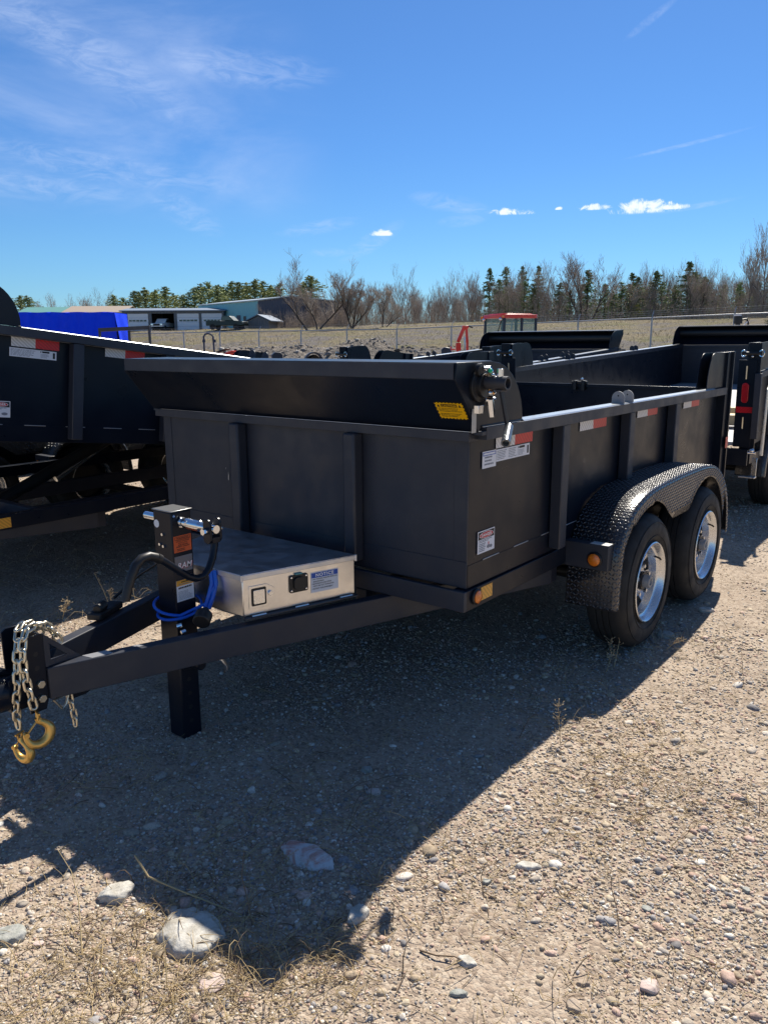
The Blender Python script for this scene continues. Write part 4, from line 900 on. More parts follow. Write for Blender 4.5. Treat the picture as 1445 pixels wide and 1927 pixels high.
# ------------------------------------------------------------------ dry grass, twigs, weeds
STRAW = mat('dry_straw', (.46, .35, .19), .8, spec=.2); TWIG = mat('grey_brown_twig', (.19, .135, .09), .85, spec=.2); SEED = mat('dry_seed_head', (.42, .33, .21), .85, spec=.2)
def px_ground(px_, py_):
    d = _f + (px_-722.5)/1470.45*_r2 - (py_-963.5)/1470.45*_u2; t = -1.57/d.z; return d.x*t, d.y*t
def tubes_mesh(name, paths, radii, m, nside=3):
    """paths (n,k,3), radii (n,k)"""
    n, k, _ = paths.shape
    T = np.gradient(paths, axis=1); T /= np.linalg.norm(T, axis=2, keepdims=True)+1e-9
    ref = np.where(np.abs(T[..., 2:3]) > .9, np.array([1., 0, 0]), np.array([0, 0, 1.])); A = np.cross(T, ref); A /= np.linalg.norm(A, axis=2, keepdims=True)+1e-9; B = np.cross(T, A)
    th = np.arange(nside)*2*np.pi/nside
    V = paths[:, :, None, :]+radii[:, :, None, None]*(A[:, :, None, :]*np.cos(th)[None, None, :, None]+B[:, :, None, :]*np.sin(th)[None, None, :, None])
    i, j, q = np.meshgrid(np.arange(n), np.arange(k-1), np.arange(nside), indexing='ij'); q2 = (q+1) % nside; b = i*k*nside
    F = np.stack([b+j*nside+q, b+j*nside+q2, b+(j+1)*nside+q2, b+(j+1)*nside+q], -1).reshape(-1, 4)
    return np_mesh(name, V.reshape(-1, 3), F, m)
def blades(name, centers, m, label, rng, r0=.0009):
    """centers: (x, y, spread, count, length, lift)"""
    P = []; Rr = []
    for (cx_, cy_, sp, cnt, ln, lift) in centers:
        a0 = rng.rand()*6.28
        for _ in range(int(cnt)):
            bx, by = cx_+rng.normal(0, sp), cy_+rng.normal(0, sp); a = a0+rng.normal(0, 1.1); l = ln*rng.uniform(.4, 1.25); up = abs(rng.normal(0, lift)); cur = rng.normal(0, .7); t = np.linspace(0, 1, 5)
            aa = a+cur*t; x_ = bx+l*np.cumsum(np.cos(aa))/5; y_ = by+l*np.cumsum(np.sin(aa))/5; z_ = height(x_, y_)+.004+l*up*np.sin(t*np.pi*rng.uniform(.5, .95))
            P.append(np.stack([x_, y_, z_], -1)); Rr.append(r0*rng.uniform(.6, 1.5)*np.array([1, 1, .9, .7, .3]))
    o = tubes_mesh(name, np.array(P), np.array(Rr), m); tag(o, label, kind='stuff'); return o
rg = np.random.RandomState(11); cs = []
for px_, py_, sp, cnt, ln, lift in ((100, 1890, .12, 240, .13, .25), (260, 1850, .11, 220, .13, .3), (180, 1800, .10, 140, .12, .25), (330, 1880, .10, 180, .12, .3), (480, 1830, .06, 190, .12, .45), (560, 1815, .06, 150, .13, .35), (620, 1770, .05, 90, .12, .3),
      (300, 1700, .05, 60, .12, .5), (450, 1700, .08, 90, .14, .35), (400, 1640, .10, 80, .15, .3), (700, 1650, .03, 40, .08, .5), (690, 1850, .08, 60, .10, .5), (820, 1700, .06, 40, .08, .4), (600, 1510, .12, 90, .16, .3), (700, 1560, .10, 60, .14, .3), (880, 1620, .09, 55, .1, .35),
      (940, 1680, .08, 60, .09, .4), (1080, 1570, .10, 110, .10, .3), (1180, 1410, .16, 160, .12, .25), (1240, 1460, .18, 170, .12, .25), (1300, 1400, .2, 120, .12, .25), (1120, 1490, .12, 90, .1, .3), (1280, 1530, .12, 90, .11, .3), (1080, 1280, .12, 60, .16, .4), (960, 1270, .25, 60, .18, .35), (620, 1330, .3, 90, .18, .3),
      (300, 1450, .15, 70, .16, .3), (100, 1500, .15, 70, .16, .3), (150, 1150, .5, 160, .25, .4), (60, 1080, .5, 130, .25, .4), (250, 1150, .2, 50, .2, .6), (1270, 1210, .12, 40, .14, .4), (1400, 1220, .2, 60, .15, .3), (1350, 1300, .25, 60, .14, .3), (1150, 1240, .12, 40, .16, .4), (1380, 1080, .3, 40, .15, .3),
      (1000, 1850, .10, 50, .07, .4), (1160, 1780, .1, 50, .07, .4), (50, 1700, .08, 40, .1, .3), (520, 1900, .15, 160, .09, .25), (60, 1830, .1, 120, .12, .3), (1300, 1800, .2, 60, .06, .3)):
    X, Y = px_ground(px_, py_); cs.append((X, Y, sp*1.15, cnt*(.6 if py_ > 1790 else .7), ln*.85, lift*.6))
x, y = sample_front(260, 1.4, 16, rg); cs += [(a, b, .10, 9, .09, .3) for a, b in zip(x, y)]
blades('dry_grass', cs, STRAW, 'matted dry straw and grass lying on the gravel', rg)
cs2 = [(a, b, s_, max(c*.16, 2), l*1.1, f) for a, b, s_, c, l, f in cs]
blades('twigs', cs2, TWIG, 'thin brown twigs and rootlets among the dry grass', rg, .0013)
x, y = sample_front(8500, 1.4, 9, rg); blades('chaff', [(a, b, .001, 1, .022, .2) for a, b in zip(x, y)], STRAW, 'short straw chaff strewn over the gravel', rg, .0007)
def stalk(pts, r, m, label, cat, lifts, seeds=0, sd=1):
    t = thing(label[1], label[0], cat, (0, 0, 0), 0, label[2] if len(label) > 2 else None)
    P = []
    for (px_, py_), z in zip(pts, lifts): 
        X, Y = px_ground(px_, py_); k = 1-z/1.57; P.append((X*k, Y*k, max(gz(X*k, Y*k)+.003, z)))
    t.location = (P[0][0], P[0][1], gz(P[0][0], P[0][1])); L0 = Vector(t.location)
    Q = [Vector(p)-L0 for p in P]; F = []
    for i in range(len(Q)-1):
        for k in range(4): F.append(Q[i].lerp(Q[i+1], k/4.))
    F.append(Q[-1]); mb = MB(); n_ = len(F); mb.tube(F, [r*(1-.6*i/n_) for i in range(n_)], 7); mb.build('stem', m, t, smooth=60)
    if seeds:
        rd = random.Random(sd); mb = MB()
        for k in range(seeds):
            q = F[int(n_*(.35+.64*rd.random()))]; e = q+Vector((rd.gauss(0, .012), rd.gauss(0, .012), rd.uniform(.002, .02))); mb.tube([q, e], .0008, 4); mb.lathe([(.0005, 0), (.0026, .003), (.0022, .007), (.0004, .010)], tuple(e), (e-q), 5)
        mb.build('seed_head', SEED, t)
    return t
stalk([(255, 1610), (280, 1650), (330, 1672), (400, 1700), (455, 1722)], .0035, STRAW, ('long bent straw stalk lying across the large flat rock end', 'dry_stalk'), 'stalk', [.06, .05, .035, .02, .004])
stalk([(475, 1742), (468, 1700), (455, 1650), (460, 1598)], .0022, TWIG, ('upright thin dry stalk in the shade right of the flat rock', 'dry_stalk'), 'stalk', [0, .05, .10, .15])
stalk([(315, 1860), (312, 1800), (305, 1740)], .0018, STRAW, ('short upright straw in front of the large flat rock', 'dry_stalk'), 'stalk', [0, .05, .10])
stalk([(155, 1800), (152, 1740), (148, 1690), (135, 1640), (110, 1600)], .0020, STRAW, ('tall thin straw left of the rounded pale rock', 'dry_stalk'), 'stalk', [0, .05, .09, .13, .17])
stalk([(757, 1840), (759, 1800), (765, 1775), (778, 1760)], .0018, TWIG, ('dark upright twig left of the pale speckled rock', 'twig'), 'twig', [0, .04, .06, .08])
stalk([(790, 1790), (820, 1798), (855, 1800), (870, 1808)], .0028, TWIG, ('curved root lying up to the pale speckled rock', 'root'), 'root', [0, .01, .015, .004])
stalk([(1055, 1410), (1052, 1375), (1050, 1330)], .0014, STRAW, ('dry weed with pale seed head standing at the shadow edge', 'dry_weed'), 'weed', [0, .06, .12], 34, 2)
stalk([(1155, 1255), (1163, 1215), (1170, 1170), (1172, 1130)], .0024, STRAW, ('tall dry weed with seed heads in front of the front wheel', 'dry_weed'), 'weed', [0, .08, .16, .24], 60, 3)
stalk([(1140, 1265), (1150, 1235), (1148, 1205)], .0020, STRAW, ('lower dry weed leaning beside the tall one by the front wheel', 'dry_weed'), 'weed', [0, .05, .1], 30, 4)
stalk([(1250, 1225), (1265, 1212), (1285, 1205)], .0018, STRAW, ('arching dry weed in the wheel shadow', 'dry_weed'), 'weed', [0, .05, .07], 26, 5)
stalk([(1398, 1290), (1396, 1250), (1393, 1215)], .0014, TWIG, ('forked dark weed standing near the right edge', 'dry_weed'), 'weed', [0, .07, .14], 8, 6)
stalk([(207, 1140), (195, 1110), (178, 1078)], .0030, STRAW, ('long leaning straw beyond the tongue, at the shade edge', 'dry_stalk'), 'stalk', [0, .10, .20], 10, 7)
stalk([(118, 1165), (122, 1148), (129, 1132)], .0022, STRAW, ('short branched weed beyond the safety chains', 'dry_weed'), 'weed', [0, .07, .13], 40, 8)
stalk([(212, 1142), (208, 1122), (207, 1110)], .0022, STRAW, ('short weed beside the long leaning straw', 'dry_weed'), 'weed', [0, .06, .10], 24, 9)
stalk([(1165, 1760), (1160, 1710), (1150, 1672), (1148, 1640)], .0018, TWIG, ('thin dark weed among pebbles below the flat oval rock', 'dry_weed'), 'weed', [0, .04, .08, .1], 4, 10)
stalk([(910, 1690), (905, 1650), (912, 1625)], .0018, TWIG, ('small dark twig left of the flat oval whitish rock', 'twig'), 'twig', [0, .04, .07])
# ------------------------------------------------------------------ chain-link fence
FENCE = mat('galvanised_fence_pipe', (.42, .43, .44), .45, .3)
def cl_fn(n, p, tc):
    uv = n('ShaderNodeTexCoord').outputs['UV']; s = n('ShaderNodeSeparateXYZ', i={0: uv})
    d1 = n.math('FRACT', n.math('ADD', s.outputs[0], s.outputs[1])); d2 = n.math('FRACT', n.math('SUBTRACT', s.outputs[0], s.outputs[1]))
    w = n.math('MAXIMUM', n.math('LESS_THAN', d1, .075), n.math('LESS_THAN', d2, .075)); n.l.new(w, p.inputs['Alpha'])
CHAIN = mat('chain_link_wire', (.38, .39, .40), .5, .2, fn=cl_fn)
fence = thing('chain_link_fence', 'galvanised chain-link fence with angled barbed wire arms along the bank', 'fence')
nodes = []
for n_ in range(-5, 14):
    a_, b_, c_ = -.2035, .0545, -.0380
    u = 48*(a_+b_*n_); d = 48*(1+c_*n_); X, Y = xy(u, d); nodes.append((X, Y))
tops = [float(np.interp(k, [-5, 0, 4, 9, 13], [2.25, 2.29, 2.27, 2.62, 2.8])) for k in range(-5, 14)]
FN = Vector((.572*CYW-.82*SYW, .572*SYW+.82*CYW, 0))
for (X, Y), zt in zip(nodes, tops):
    mb = MB(); mb.cyl((X, Y, gz(X, Y)-.1), (X, Y, zt+.03), .036, 10); q = Vector((X, Y, zt+.03)); e = q+FN*.20+Vector((0, 0, .26)); mb.tube([q-FN*.0, e], .016, 6); mb.build('post', FENCE, fence)
mb = MB(); mb.tube([(X, Y, zt) for (X, Y), zt in zip(nodes, tops)], .027, 8); mb.build('top_rail', FENCE, fence)
for k in (1, 2, 3): mb = MB(); mb.tube([tuple(Vector((X, Y, zt+.03))+FN*.066*k+Vector((0, 0, .085*k))) for (X, Y), zt in zip(nodes, tops)], .0035, 4); mb.build('barbed_wire', FENCE, fence)
mb = MB(); acc = 0
for k in range(len(nodes)-1):
    (X0, Y0), (X1_, Y1_) = nodes[k], nodes[k+1]; l = math.hypot(X1_-X0, Y1_-Y0)
    i0 = len(mb.v); a = [(X0, Y0, gz(X0, Y0)), (X1_, Y1_, gz(X1_, Y1_)), (X1_, Y1_, tops[k+1]), (X0, Y0, tops[k])]
    for q, (p, uu) in enumerate(zip(a, (acc, acc+l, acc+l, acc))): mb.uv[i0+q] = (uu/.075, p[2]/.075)
    mb.add(a, [(0, 1, 2, 3)]); acc += l
mb.build('wire_mesh', CHAIN, fence, smooth=0)

# ------------------------------------------------------------------ buildings
def place(px_, d, dz=0, yaw=0): X, Y = at(px_, d); return (X, Y, gz(X, Y)+dz), YAW+yaw
def corr_fn(n, p, tc):
    s = n('ShaderNodeSeparateXYZ', i={0: tc}); w = n.math('PINGPONG', n.math('MULTIPLY', n.math('ADD', s.outputs[0], s.outputs[1]), 3.3), .5)
    b = n('ShaderNodeBump', i={'Height': n.mr(w, .1, .3), 'Strength': 1., 'Distance': .05}); n.l.new(b.outputs[0], p.inputs['Normal'])
GREYW = mat('grey_cladding', (.16, .17, .185), .55, fn=corr_fn); TEALW = mat('teal_cladding', (.24, .54, .58), .55, fn=corr_fn); DARKW = mat('slate_cladding', (.105, .11, .14), .6, fn=corr_fn)
ROOFW = mat('pale_metal_roof', (.45, .50, .52), .4, .3); ROOFB = mat('blue_grey_roof', (.14, .19, .27), .7); ROOFG = mat('green_roof', (.12, .30, .27), .5); ROOFT = mat('tan_roof', (.34, .27, .21), .7)
DOORW = mat('white_garage_door', (.84, .86, .90), .5); GLASS = mat('window_glass', (.02, .025, .03), .1, spec=.8); DARKIN = mat('dark_interior', (.012, .012, .014), .9)
o, ry = place(330, 125)
GB = thing('garage_building', 'long low grey building with four bays of white overhead doors', 'building', o, ry)
GB.scale = (.874, .874, .874); Wd = 17.6; Ht = 3.35
bay = [(-8.2, -4.35, 1), (-3.75, .25, 0), (.75, 4.65, 1), (5.1, 8.75, 1)]
mb = MB(); xs = [-8.9]+[v for b in bay for v in b[:2]]+[9.1]
for k in range(0, len(xs), 2): mb.box(xs[k], xs[k+1], 0, .3, 0, 3.0)
mb.box(-8.9, 9.1, 0, .3, 3.0005, Ht); mb.box(-8.9, -8.6, .3005, 9, 0, Ht); mb.box(8.8, 9.1, .3005, 9, 0, Ht); mb.box(-8.5995, 8.7995, 8.7, 9, 0, Ht); mb.build('wall', GREYW, GB)
mb = MB(); mb.prism([(-.5, Ht+.001), (9.4, Ht+.001), (9.4, Ht+.15), (4.5, Ht+.75), (-.5, Ht+.18)], 'x', -9.3, 9.5); mb.build('roof', ROOFB, GB)
for a, b, shut in bay:
    if shut:
        d_ = MB(); 
        for k in range(4): d_.box(a, b, .10, .14, .02+k*.745, .745+k*.745)
        dr = d_.build('garage_door', DOORW, GB, .01)
        for k in range(5): w_ = (b-a-.6)/5; m2 = MB(); m2.box(a+.3+k*w_+.08, a+.3+(k+1)*w_-.02, .085, .0995, 1.62, 1.92); m2.build('window', GLASS, dr)
mb = MB(); mb.box(-3.9, .4, 8.0, 8.1, 0, 3.2); mb.box(-8.59, 8.79, .31, 8.69, 0, .02); mb.build('interior', DARKIN, GB)
# teal hall
o, ry = place(490, 118, 0)
TH = thing('teal_hall', 'teal metal hall with low gable roof and slate grey end wall behind bare trees', 'building', o, ry)
c0 = Vector((0, 0, 0)); aL, aR = R(180-51), R(8)                # long side runs back left, gable end runs back right
dL, dR_ = Vector((math.cos(aL), math.sin(aL), 0)), Vector((math.cos(aR), math.sin(aR), 0))
pL, pR = dL*19.2, dR_*13.2; H1 = 3.95
mb = MB(); mb.add([(0, 0, 0), (pL.x, pL.y, 0), (pL.x, pL.y, H1), (0, 0, H1)], [(0, 3, 2, 1)]); mb.build('wall', TEALW, TH, smooth=0); mb = MB(); mb.add([(pR.x, pR.y, 0), (pR.x+pL.x, pR.y+pL.y, 0), (pR.x+pL.x, pR.y+pL.y, H1-.5), (pR.x, pR.y, H1-.5)], [(0, 1, 2, 3)]); mb.build('wall', TEALW, TH, smooth=0)
pk = dR_*4.6
mb = MB(); mb.add([(0, 0, 0), (pR.x, pR.y, 0), (pR.x, pR.y, H1-.35), (pk.x, pk.y, H1+.55), (0, 0, H1)], [(0, 1, 2, 3, 4)]); mb.build('end_wall', DARKW, TH, smooth=0)
mb = MB(); e = -dL*.3
R0 = [Vector((0, 0, H1+.02))-dR_*.3+e, Vector((pk.x, pk.y, H1+.60))+e, Vector((pR.x, pR.y, H1-.28))+dR_*.3+e]
top = [p+Vector((0, 0, .14)) for p in R0]; bk = [p+dL*19.8 for p in R0]; bt = [p+dL*19.8 for p in top]
mb.add([tuple(p) for p in R0+top+bk+bt], [(0, 1, 4, 3), (1, 2, 5, 4), (3, 4, 10, 9), (4, 5, 11, 10), (0, 3, 9, 6), (2, 8, 11, 5), (6, 9, 10, 7), (7, 10, 11, 8), (0, 6, 7, 1), (1, 7, 8, 2)]); mb.build('roof', ROOFW, TH, smooth=0)
nL = Vector((dL.y, -dL.x, 0))
for k, (t0, w_) in enumerate(((3.6, .8), (7.6, .8))):
    mb = MB(); p = dL*t0-nL*.0; sgn = 1 if nL.y < 0 else -1; n0 = nL*sgn
    q = [p+n0*.02, p+dL*w_+n0*.02]; mb.add([(q[0].x, q[0].y, 1.2), (q[1].x, q[1].y, 1.2), (q[1].x, q[1].y, 1.9), (q[0].x, q[0].y, 1.9)], [(0, 1, 2, 3)]); mb.build('window', GLASS, TH, smooth=0)
mb = MB(); p = dL*5.2; q = p+dL*1.3; n0 = nL*(1 if nL.y < 0 else -1)*.02; mb.add([(p.x+n0.x, p.y+n0.y, 0), (q.x+n0.x, q.y+n0.y, 0), (q.x+n0.x, q.y+n0.y, 2.1), (p.x+n0.x, p.y+n0.y, 2.1)], [(0, 1, 2, 3)]); mb.build('door', DARKW, TH, smooth=0)
def shed(px_, d, w_, dep, h1, h2, rm, wm, name, label, yaw=0):
    o, ry = place(px_, d, 0, yaw); T = thing(name, label, 'building', o, ry)
    mb = MB(); mb.box(-w_/2, w_/2, 0, dep, -1, h1); mb.prism([(0, h1+.0005), (dep, h1+.0005), (dep/2, h2-.1)], 'x', -w_/2, w_/2); mb.build('wall', wm, T)
    mb = MB(); 
    for s_ in (0, 1):
        a = (-.4, h1-.1) if not s_ else (dep+.4, h1-.1); b = (dep/2, h2); mb.prism([a, b, (b[0], b[1]+.12), (a[0], a[1]+.12)], 'x', -w_/2-.3, w_/2+.3)
    mb.build('roof', rm, T); return T
shed(93, 175, 13.0, 14, 4.0, 5.7, ROOFG, GREYW, 'green_roof_shed', 'building with faded green metal roof showing above the blue tarp')
shed(182, 168, 12.5, 12, 3.9, 5.35, ROOFT, GREYW, 'tan_roof_shed', 'building with tan shingle roof right of the green roofed one')
shed(520, 113, 4.6, 3, 1.0, 1.75, ROOFB, GREYW, 'small_shed', 'small shed with pale blue gable roof before the hall end wall', 1.35)
# blue tarp stretched over a long load
TARP = mat('blue_tarpaulin', (.0, .05, .90), .6, spec=.2, bump=.02, bscale=2.5, var=.06, vscale=1.5)
o, ry = place(141, 40, 0, .04); T = thing('tarp_covered_load', 'long load wrapped in a bright blue tarpaulin beyond the left trailer', 'tarp', o, ry)
def grid(name, f, a, b, mt, par):
    vs = [f(i/a, j/b) for i in range(a+1) for j in range(b+1)]; fs = [(i*(b+1)+j, (i+1)*(b+1)+j, (i+1)*(b+1)+j+1, i*(b+1)+j+1) for i in range(a) for j in range(b)]
    mb = MB(); mb.add(vs, fs); return mb.build(name, mt, par, smooth=80)
zt_ = 1.57+60/1504*40-o[2]-.0
def sheetf(u, v):                             # front side, rounded over the top to the back
    x_ = -2.6+4.75*u; wr = .03*math.sin(u*31+v*3)+.025*math.sin(u*67+2+3*math.sin(v*7))+.02*math.sin(u*12-v*16)
    if v < .45: y_, z_ = wr-.10*(1-v/.45), .05+(zt_-.05)*v/.45
    elif v < .6: y_, z_ = 2.2*(v-.45)/.15, zt_+.010*math.sin(u*23)
    else: y_, z_ = 2.2+wr, zt_*(1-(v-.6)/.4)
    return (x_+(.10*(1-v/.45)*math.sin(9*v) if u == 1 and v < .45 else 0), y_, z_)
grid('tarpaulin', sheetf, 140, 60, TARP, T)
grid('end_flap', lambda u, v: (2.15+.14*math.sin(u*9+v*2)*(1-v)+.25*(1-v), 2.2*u-.05, .05+(zt_-.08)*v), 16, 16, TARP, T)
grid('end_flap', lambda u, v: (-2.6-.14*math.sin(u*9+v*2)*(1-v), 2.2*u, .05+(zt_-.08)*v), 16, 16, TARP, T)
# ------------------------------------------------------------------ vehicles and machines far off
def pickup(px_, d, yaw, body, label, pos_z=0):
    o, ry = place(px_, d, pos_z, yaw); T = thing('pickup_truck', label, 'pickup', o, ry, 'pickups by the buildings')
    mb = MB(); mb.prism([(-2.7, .55), (2.75, .55), (2.78, .95), (2.7, 1.08), (1.5, 1.16), (1.49, 1.16), (-.55, 1.14), (-.55, 1.20), (-2.7, 1.20)], 'y', -.95, .95); mb.build('body', body, T, .05)
    mb = MB(); mb.prism([(-.55, 1.2005), (1.45, 1.1605), (.75, 1.82), (-.35, 1.84)], 'y', -.80, .80); mb.build('cab', body, T, .06)
    mb = MB(); mb.prism([(1.36, 1.20), (1.38, 1.20), (.78, 1.77), (.76, 1.77)], 'y', -.74, .74); mb.build('windscreen', GLASS, T)
    for s_ in (-1, 1): mb = MB(); mb.prism([(-.42, 1.24), (1.22, 1.24), (.70, 1.75), (-.30, 1.76)], 'y', s_*.801, s_*.812); mb.build('side_window', GLASS, T)
    for x_ in (-1.75, 1.75):
        for s_ in (-1, 1): mb = MB(); mb.lathe([(.0, 0), (.22, 0), (.24, .02), (.38, .02), (.4, -.05), (.4, -.2)], (x_, s_*.97, .40), (0, s_, 0), 24); mb.build('wheel', RUBBER, T)
    for s_ in (-1, 1): mb = MB(); mb.box(2.785, 2.81, s_*.75-.15, s_*.75+.15, .82, .98); mb.build('headlight', CHROME, T)
    mb = MB(); mb.box(2.785, 2.80, -.5, .5, .72, 1.0); mb.build('grille', BLACKP, T); return T
WPAINT = mat('white_car_paint', (.72, .73, .74), .25, coat=.6); GPAINT = mat('dark_green_car_paint', (.008, .03, .03), .4)
pickup(313, 126.3, R(-98), WPAINT, 'white pickup nosing out of the open garage bay')
pickup(431, 110, R(-15), GPAINT, 'dark green pickup parked beside the teal hall')
for k in range(4):
    o, ry = place((470, 492, 503, 488)[k], 113+(k % 3)*.7, (.1, .1, .1, .38)[k], .12*math.sin(k*2)); T = thing('lumber_stack', ['bundle of pale boards lying nearest the hall corner', 'bundle of pale boards lying under another bundle by the hall', 'bundle of pale boards reaching towards the small shed', 'bundle of pale boards stacked on top of the pile by the hall'][k], 'lumber', o, ry, 'bundles of pale boards by the hall')
    mb = MB(); mb.box(-2.0, 2.0, -.3, .3, 0, .27); mb.build('boards', mat('pale_boards', (.55, .5, .42), .7) if k == 0 else bpy.data.materials['pale_boards'], T, .01)
RED = mat('red_machine_paint', (.72, .03, .015), .3, coat=.4); REDO = mat('orange_red_paint', (.72, .06, .02), .35, coat=.4)
TGLASS = bpy.data.materials.new('cab_glass'); TGLASS.use_nodes = True; p_ = TGLASS.node_tree.nodes['Principled BSDF']
p_.inputs['Base Color'].default_value = (.20, .42, .40, 1); p_.inputs['Roughness'].default_value = .05; p_.inputs['Alpha'].default_value = .22; p_.inputs['Specular IOR Level'].default_value = .6
o, ry = place(961, 24.5, 0, .42); TRC = thing('tractor', 'red tractor with glazed cab and flat red roof, behind the trailers', 'tractor', o, ry)
TRC.scale = (.78, .78, .78); zr = (1.57+52/1504*24.5-o[2])/.78                   # roof top above its ground
mb = MB(); ro = rrect(-.86, -.78, .80, .78, .22); mb.prism(ro, 'z', zr-.16, zr-.03); mb.prism([(p[0]*.8, p[1]*.8) for p in ro], 'z', zr-.0295, zr+.01); mb.build('roof', RED, TRC, .03, seg=3)
zb, zc = 1.05, zr-.165
for x_, y_ in ((-.72, -.68), (.70, -.68), (-.72, .68), (.70, .68), (.06, -.68), (.06, .68)):
    mb = MB(); q = .05 if x_ < 0 else 0; mb.bar((x_-q, y_, zb), (x_, y_, zc), .085, .08); mb.build('cab_pillar', mat('cab_frame', (.02, .03, .05), .4) if 'cab_frame' not in bpy.data.materials else bpy.data.materials['cab_frame'], TRC, .005)
for s_ in (-1, 1):
    mb = MB(); mb.box(-.70, .03, s_*.68-.004, s_*.68+.004, zb, zc-.02); mb.box(.09, .68, s_*.68-.004, s_*.68+.004, zb, zc-.02); mb.build('side_glass', TGLASS, TRC)
mb = MB(); mb.box(-.735, -.728, -.65, .65, zb, zc-.02); mb.build('windscreen', TGLASS, TRC); mb = MB(); mb.box(.728, .735, -.65, .65, zb, zc-.02); mb.build('rear_glass', TGLASS, TRC)
mb = MB(); mb.bar((-.75, -.5, zc-.05), (-.77, .1, zb+.35), .03, .015); mb.build('wiper', BLACKP, TRC)
mb = MB(); mb.box(.15, .55, -.24, .24, 1.0, 1.12); mb.box(.5, .62, -.22, .22, 1.1205, 1.68); mb.build('seat', mat('blue_grey_seat', (.05, .08, .14), .7), TRC, .05)
mb = MB(); mb.tube([(-.25+.06*math.sin(t*.4), .2*math.cos(t*.4), 1.45+.16*math.sin(t*.4)) for t in range(16)], .015, 6, closed=True); mb.build('steering_wheel', BLACKP, TRC)
mb = MB(); mb.box(-.85, .85, -.72, .72, .62, 1.04); mb.build('cab_base', RED, TRC, .05)
mb = MB(); mb.prism([(-2.35, .55), (-2.45, .80), (-2.2, 1.0), (-.8505, 1.1), (-.8505, .55)], 'y', -.36, .36); mb.build('bonnet', RED, TRC, .05)
for x_, r_w, w_ in ((.45, .78, .4), (-1.85, .5, .3)):
    for s_ in (-1, 1):
        mb = MB(); mb.lathe([(.0, -.04), (r_w*.5, -.04), (r_w*.55, 0), (r_w*.9, 0), (r_w, -.06), (r_w, -w_), (r_w*.9, -w_-.04)], (x_, s_*1.12, r_w), (0, s_, 0), 44, mod={4: .94, 5: .94}); mb.build('wheel', RUBBER, TRC)
for s_ in (-1, 1):
    mb = MB(); mb.ball((-.84, s_*.6, zr-.2), .07); mb.build('work_light', CHROME, TRC)
    mb = MB(); mb.cyl((-.80, s_*.72, zr-.12), (-.86, s_*.80, zr-.12), .05, 10); mb.build('beacon', AMBER, TRC)
mb = MB(); mb.tube([(.75, -.75, 1.7), (1.15, -.85, 1.72), (1.15, -.85, 1.45)], .015, 6); mb.box(1.10, 1.2, -.88, -.82, 1.2, 1.45, 1); mb.build('mirror_bracket', [BLACKP, RED], TRC)
# red loader frame / backhoe boom
o, ry = place(872, 21, 0, .1); T = thing('loader_boom', 'upright red loader arm with narrowing top, left of the tractor cab', 'loader arm', o, ry)
zt2 = 1.57+33/1504*21-o[2]; z0 = .45
mb = MB(); mb.bar((-.17, 0, z0), (-.13, 0, 1.57-.01-o[2]), .05, .10); mb.bar((.15, 0, z0), (.12, 0, 1.58-o[2]), .05, .10); mb.box(-.18, -.06, -.08, .08, 1.30, 1.50); mb.build('mast', RED, T, .008)
mb = MB(); mb.bar((-.13, 0, 1.52), (.03, 0, zt2-.06), .05, .09); mb.bar((.12, 0, 1.5), (.09, 0, zt2-.08), .06, .08); mb.box(-.02, .14, -.07, .07, zt2-.09, zt2-.02); mb.build('boom', RED, T, .008)
mb = MB(); mb.bar((.05, -.06, 1.2), (.04, -.06, zt2-.3), .04, .04); mb.build('hydraulic_ram', CHROME, T, .005)
mb = MB(); mb.bar((.10, 0, zt2-.02), (.26, 0, zt2-.07), .04, .03); mb.build('tooth', BLACKP, T); mb = MB(); mb.box(-.3, .3, -.3, .3, .02, .55); mb.build('base', RED, T, .03)
o, ry = place(857, 24, 0, .3); T = thing('cultivator', 'small red implement frame left of the loader arm', 'implement', o, ry)
mb = MB(); mb.bar((-.22, 0, 1.28), (.22, 0, 1.30), .04, .04); mb.bar((-.12, 0, .3), (-.12, 0, 1.38), .03, .03); mb.bar((.10, 0, .3), (.10, 0, 1.33), .03, .03); mb.box(-.3, .3, -.3, .3, .05, .30); mb.build('frame', RED, T, .006)
# black utility trailer with mesh ramp gate
MESHM = mat('expanded_mesh', (.03, .03, .035), .5, fn=lambda n, p, tc: cl_fn(n, p, tc))
o, ry = place(238, 17.5, 0, -.30); T = thing('ramp_gate_trailer', 'black utility trailer whose mesh ramp gate stands up behind the left trailer', 'trailer', o, ry)
zt3 = 1.57+31/1504*17.5-o[2]; hw_ = .63
mb = MB(); mb.bar((-hw_, 0, .6), (-hw_, 0, zt3-.06), .04, .05); mb.bar((hw_, 0, .6), (hw_, 0, zt3), .04, .05); mb.bar((0.12, 0, .6), (.12, 0, zt3-.06), .04, .05); mb.bar((-hw_-.02, 0, zt3-.04), (hw_+.02, 0, zt3), .05, .08); mb.build('gate_frame', SATIN, T, .004)
mb = MB(); a = [(-hw_, .0, .6), (hw_, .0, .6), (hw_, .0, zt3-.04), (-hw_, .0, zt3-.08)]
for q, p in enumerate(a): mb.uv[q] = (p[0]/.05, p[2]/.03)
mb.add(a, [(0, 1, 2, 3)]); mb.build('gate_mesh', MESHM, T, smooth=0)
mb = MB(); mb.box(-hw_, hw_, .05, 3.0, .5, .6); mb.build('deck', SATIN, T, .01)
for s_ in (-1, 1): mb = MB(); mb.lathe([(.0, .03), (.18, .03), (.2, .06), (.3, .06), (.32, .0), (.32, -.12)], (s_*(hw_+.1), 1.6, .32), (s_, 0, 0), 28); mb.build('wheel', RUBBER, T)
